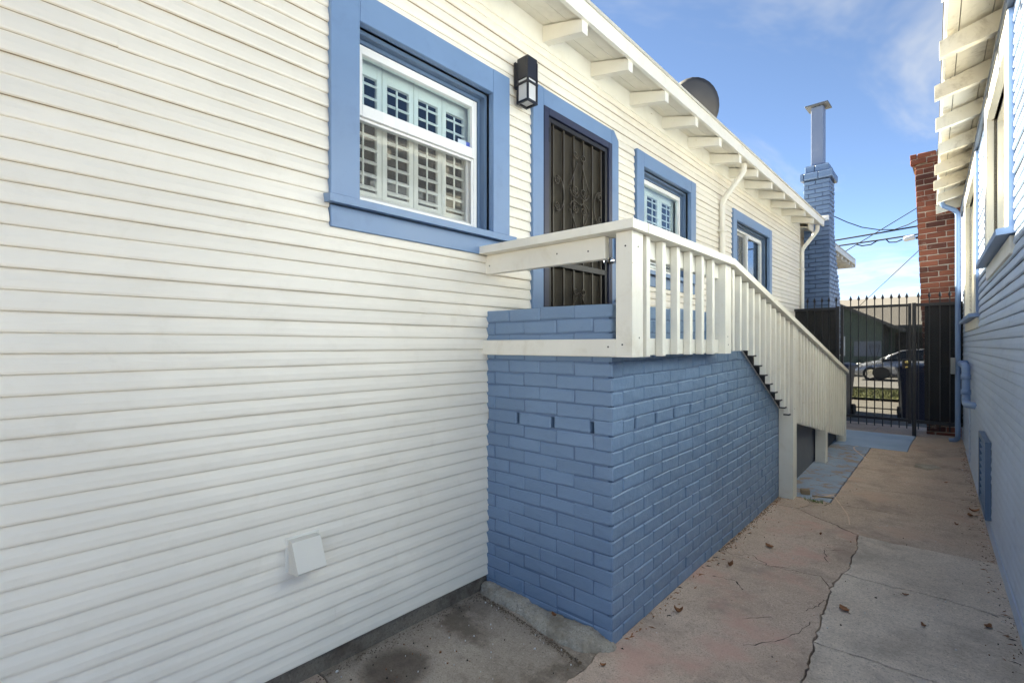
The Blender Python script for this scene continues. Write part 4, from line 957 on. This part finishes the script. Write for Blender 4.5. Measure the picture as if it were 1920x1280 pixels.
for (xa, xb, za, zb, y) in ((-6.3, -5.2, .95, 2.15, -.03), (-1.15 if 0 else -.95, .35, 1.0, 2.3, 2.97)):
    wn = MB(); wn.box((xa, y-.03, za), (xa+.09, y+.02, zb)); wn.box((xb-.09, y-.03, za), (xb, y+.02, zb)); wn.box((xa+.09, y-.03, za), (xb-.09, y+.02, za+.09)); wn.box((xa+.09, y-.03, zb-.09), (xb-.09, y+.02, zb)); wn.box((xa+.09, y-.025, (za+zb)/2-.04), (xb-.09, y+.02, (za+zb)/2+.04)); wn = wn.build('window', 'vinyl_white', gh)
    MB().box((xa+.05, y-.01, za+.05), (xb-.05, y+.015, zb-.05)).build('pane', 'car_glass', wn)
MB().box((-6.7, 3, 4.3), (-6.4, 3.3, 4.95)).build('roof_vent', 'flue_cap', gh)
MB().box((-9, .2, -.2), (-8.8, 12, 2.9)).build('side_wall', 'green_stucco', gh)

# ------------------------------------------------------------------ overhead cables
def cable(pts, r_, label, extra=None):
    b = MB().tube([Vector(p) for p in pts], r_, 6)
    if extra:
        for e_ in extra: b.tube(e_, r_*.8, 6)
    return tag(b.build('overhead_cable', 'wire_black'), label, 'cable', 'overhead cables above the street')

cable([(-9, 24, 9.9), (-5.02, 24, 7.34), (-3.81, 24, 6.65), (-3.4, 24, 6.36), (-2.9, 24, 6.07), (-2.37, 24, 5.89), (-1.88, 24, 5.82), (-1.49, 24, 5.93), (-1.03, 24, 6.16), (-.01, 24, 6.82), (3, 24, 9)], .018, 'sagging thin cable, highest of the overhead lines')
cable([(-20, 24, 5.1), (-6.2, 24, 5.56), (-3.79, 24, 5.68), (-2.37, 24, 5.76), (-1.02, 24, 5.85), (.95, 24, 6.0), (20, 24, 7.2)], .030, 'thick straight cable just above the splice case')
cable([(-20, 24, 4.9), (-6.2, 24, 5.36), (-3.64, 24, 5.44), (-2.3, 24, 5.48), (-1.01, 24, 5.54), (.95, 24, 5.63), (20, 24, 6.6)], .028, 'thick cable with dangling loops that carries the splice case', [[(-3.08, 24, 5.41), (-2.9, 24, 5.33), (-2.61, 24, 5.34), (-2.42, 24, 5.46), (-2.3, 24, 5.48)], [(-2.13, 24, 5.48), (-2.04, 24, 5.35), (-1.83, 24, 5.33), (-1.63, 24, 5.40)]])
cable([(1.2, 26, 8.3), (.18, 24, 7.35), (-3.77, 18, 3.53)], .014, 'thin service wire slanting down to the left')
cable([(.18, 24, 6.35), (-4.7, 36, 3.47)], .018, 'thin service wire slanting down to the green house')
sc_ = MB().tube([(-1.60, 24, 5.40), (-1.56, 24, 5.405), (-1.28, 24, 5.44), (-1.25, 24, 5.44)], .1, 12, rs=[.06, .10, .10, .06]).build('splice_case', 'paper_white', None, True)
tag(sc_, 'white cylindrical splice case hanging on the overhead cable', 'splice case'); MB().tube([(-1.24, 24, 5.40), (-1.05, 24, 5.42)], .05, 8).build('end_cap', 'wire_black', sc_)

# ------------------------------------------------------------------ leaves, weed, litter
def leaf(i, x, y, sz, a, curlv, label):
    sz *= .72
    bm = bmesh.new(); n = 8; rows = []
    for k in range(n+1):
        t = k/n; wd = sz*.33*math.sin(math.pi*min(1, t*.96+.02))**.8*(1+.25*math.sin(t*17+i)); zz_ = curlv*sz*((t-.5)**2*2.2)
        rows.append([bm.verts.new((sz*(t-.5), s_*wd, zz_+abs(s_)*curlv*sz*.35+.003)) for s_ in (-1, 0, 1)])
    for A, B in zip(rows, rows[1:]):
        for k in range(2): bm.faces.new((A[k], A[k+1], B[k+1], B[k]))
    bm.faces.new([bm.verts.new(p) for p in ((-sz*.5, -.0015, .004), (-sz*.5, .0015, .004), (-sz*.75, .001, .006))])
    me = bpy.data.meshes.new('leaf'); bm.to_mesh(me); bm.free()
    for p in me.polygons: p.use_smooth = True
    o = link('dry_leaf', me, 'leaf_brown', None, (x, y, gz(y)+.004), (0, 0, a)); md = o.modifiers.new('t', 'SOLIDIFY'); md.thickness = .001
    tag(o, label, 'leaf', 'dry leaves on the walkway')
LV = [(-1.06, 2.42, .060, .4, .9, 'curled brown leaf closest to the blue brick corner'), (-.95, 3.62, .085, 2.7, .3, 'long tan leaf beside the middle of the brick wall'), (-1.045, 3.14, .06, 1.2, .9, 'rusty leaf against the foot of the brick wall'),
      (-.44, 3.02, .085, 2.4, .25, 'pale tan leaf just right of the long crack'), (-.22, 3.42, .04, .2, .4, 'tiny orange leaf in the middle of the grey slab'), (-.13, 3.1, .04, 2.2, .6, 'small orange leaf right of the pale tan leaf'),
      (.085, 5.45, .09, .3, .5, 'brown leaf lying against the blue house wall'), (.06, 5.30, .07, 2.0, .5, 'dark leaf paired with one against the blue house wall'), (-.10, 6.3, .05, 1.0, .3, 'reddish leaf on the far brown slab'),
      (-.74, 4.10, .035, 1.5, .7, 'tiny rusty leaf on the pink slab left of the crack'), (-.02, 5.0, .04, 2.5, .7, 'small dark leaf on the brown slab near the vent cover'), (.10, 3.30, .06, 1.1, .4, 'brown leaf at the right picture edge'),
      (-1.12, 1.80, .035, .6, .6, 'small leaf below the rounded footing end'), (-1.45, 1.89, .045, 2.9, .5, 'yellowish leaf lying on the rough footing')]
for i, q in enumerate(LV): leaf(i, *q)
bpy.data.objects['dry_leaf.013'].location.z = .058
bm = bmesh.new(); rn = random.Random(3)
for i in range(420):
    if i < 130: x, y = rn.uniform(-1.93, -1.2), rn.uniform(.7, 1.85)
    elif i < 200: y = rn.uniform(1.9, 4.7); x = -1.15-.02*(y-1.9)+abs(rn.gauss(0, .05))
    elif i < 260: y = rn.uniform(3, 8.3); x = XR(y)-.03-abs(rn.gauss(0, .05))
    else: x, y = rn.uniform(-1.1, .15), rn.uniform(1.2, 7.5)
    if x > XR(y)-.03: continue
    r_ = rn.uniform(.0012, .004)*(1.8 if rn.random() < .1 else 1); a_ = rn.uniform(0, 6.28); z = gz(y)+.004
    p = [(x+r_*rn.uniform(.5, 1.2)*math.cos(a_+k*1.6), y+r_*rn.uniform(.5, 1.3)*math.sin(a_+k*1.6)) for k in range(4)]
    t_ = [bm.verts.new((u, v_, z+.003)) for u, v_ in p]; b_ = [bm.verts.new((u, v_, z-.002)) for u, v_ in p]
    f = bm.faces.new(t_); f.material_index = 0 if rn.random() < .45 else (1 if rn.random() < .5 else 2)
    for k in range(4):
        g = bm.faces.new((b_[k], b_[(k+1) % 4], t_[(k+1) % 4], t_[k])); g.material_index = f.material_index
for i in range(260):
    q = rn.random(); y = rn.uniform(1.95, 4.9) if q < .5 else rn.uniform(3.0, 8.3)
    x = -1.15-.018*(y-1.9)+abs(rn.gauss(0, .03)) if q < .5 else XR(y)-.03-abs(rn.gauss(0, .04)); a_ = rn.uniform(0, 3.14); l_ = rn.uniform(.006, .022); w_ = rn.uniform(.0015, .005); z = gz(y)+.006
    c_, s_ = math.cos(a_), math.sin(a_); P4 = [(x+c_*l_, y+s_*l_, z), (x-s_*w_, y+c_*w_, z+.004), (x-c_*l_, y-s_*l_, z), (x+s_*w_, y-c_*w_, z+.001)]
    f = bm.faces.new([bm.verts.new(p) for p in P4]); f.material_index = 2 if rn.random() < .6 else 1
me = bpy.data.meshes.new('litter'); bm.to_mesh(me); bm.free()
for m_ in ('paper_white', 'soil', 'leaf_brown'): me.materials.append(M[m_])
tag(link('litter', me), 'scattered paint flakes and crumbs on the slabs', None, None, 'stuff')
# dirt and moss line where walls meet the slabs
bm = bmesh.new()
for i in range(2600):
    q = rn.random()
    if q < .45: y = rn.uniform(1.95, 5.0); x = -1.161-.015*(y-1.944)+abs(rn.gauss(0, .018))
    elif q < .7: x = rn.uniform(-1.95, -1.2); y = 1.944-.07-.12*((x+1.95)/.8)**1.3-abs(rn.gauss(0, .02))
    elif q < .85: y = rn.uniform(.2, 1.85); x = -1.955+abs(rn.gauss(0, .03))
    else: y = rn.uniform(2.8, 8.5); x = XR(y)-.02-abs(rn.gauss(0, .03))
    r_ = rn.uniform(.0015, .005); z = gz(y)+.003; a_ = rn.uniform(0, 6.28)
    v3 = [bm.verts.new((x+r_*math.cos(a_+k*2.09), y+r_*math.sin(a_+k*2.09), z)) for k in range(3)]; tp = bm.verts.new((x, y, z+r_*.9))
    for k in range(3): bm.faces.new((v3[k], v3[(k+1) % 3], tp))
me = bpy.data.meshes.new('dirt'); bm.to_mesh(me); bm.free(); tag(link('dirt', me, 'loose_dirt'), 'dark crumbly dirt where walls meet the slabs', None, None, 'stuff')
bm = bmesh.new()
for i in range(60):
    x, y = -.93+rn.gauss(0, .035), 4.93+rn.gauss(0, .02); a_ = rn.uniform(0, 6.28); l_ = rn.uniform(.03, .07); c_, s_ = math.cos(a_), math.sin(a_)
    bm.faces.new([bm.verts.new(p) for p in ((x-.003*s_, y+.003*c_, .004), (x+.003*s_, y-.003*c_, .004), (x+c_*l_, y+s_*l_, .004+l_*rn.uniform(.2, .6)))])
me = bpy.data.meshes.new('weed'); bm.to_mesh(me); bm.free(); tag(link('weed', me, 'weed_green'), 'small green weed tuft in the crack near the white post', 'weed')
ws = empty('wood_scrap', (-1.04, 5.12, gz(5.1)), R(20), 'broken wood scrap beside the tall white post', 'wood scrap')
MB().box((-.04, -.03, .003), (.03, .035, .045), .004).build('block', 'wood_scrap', ws); MB().box((.04, -.07, .003), (.20, -.05, .012), .002).build('splinter', 'wood_scrap', ws)
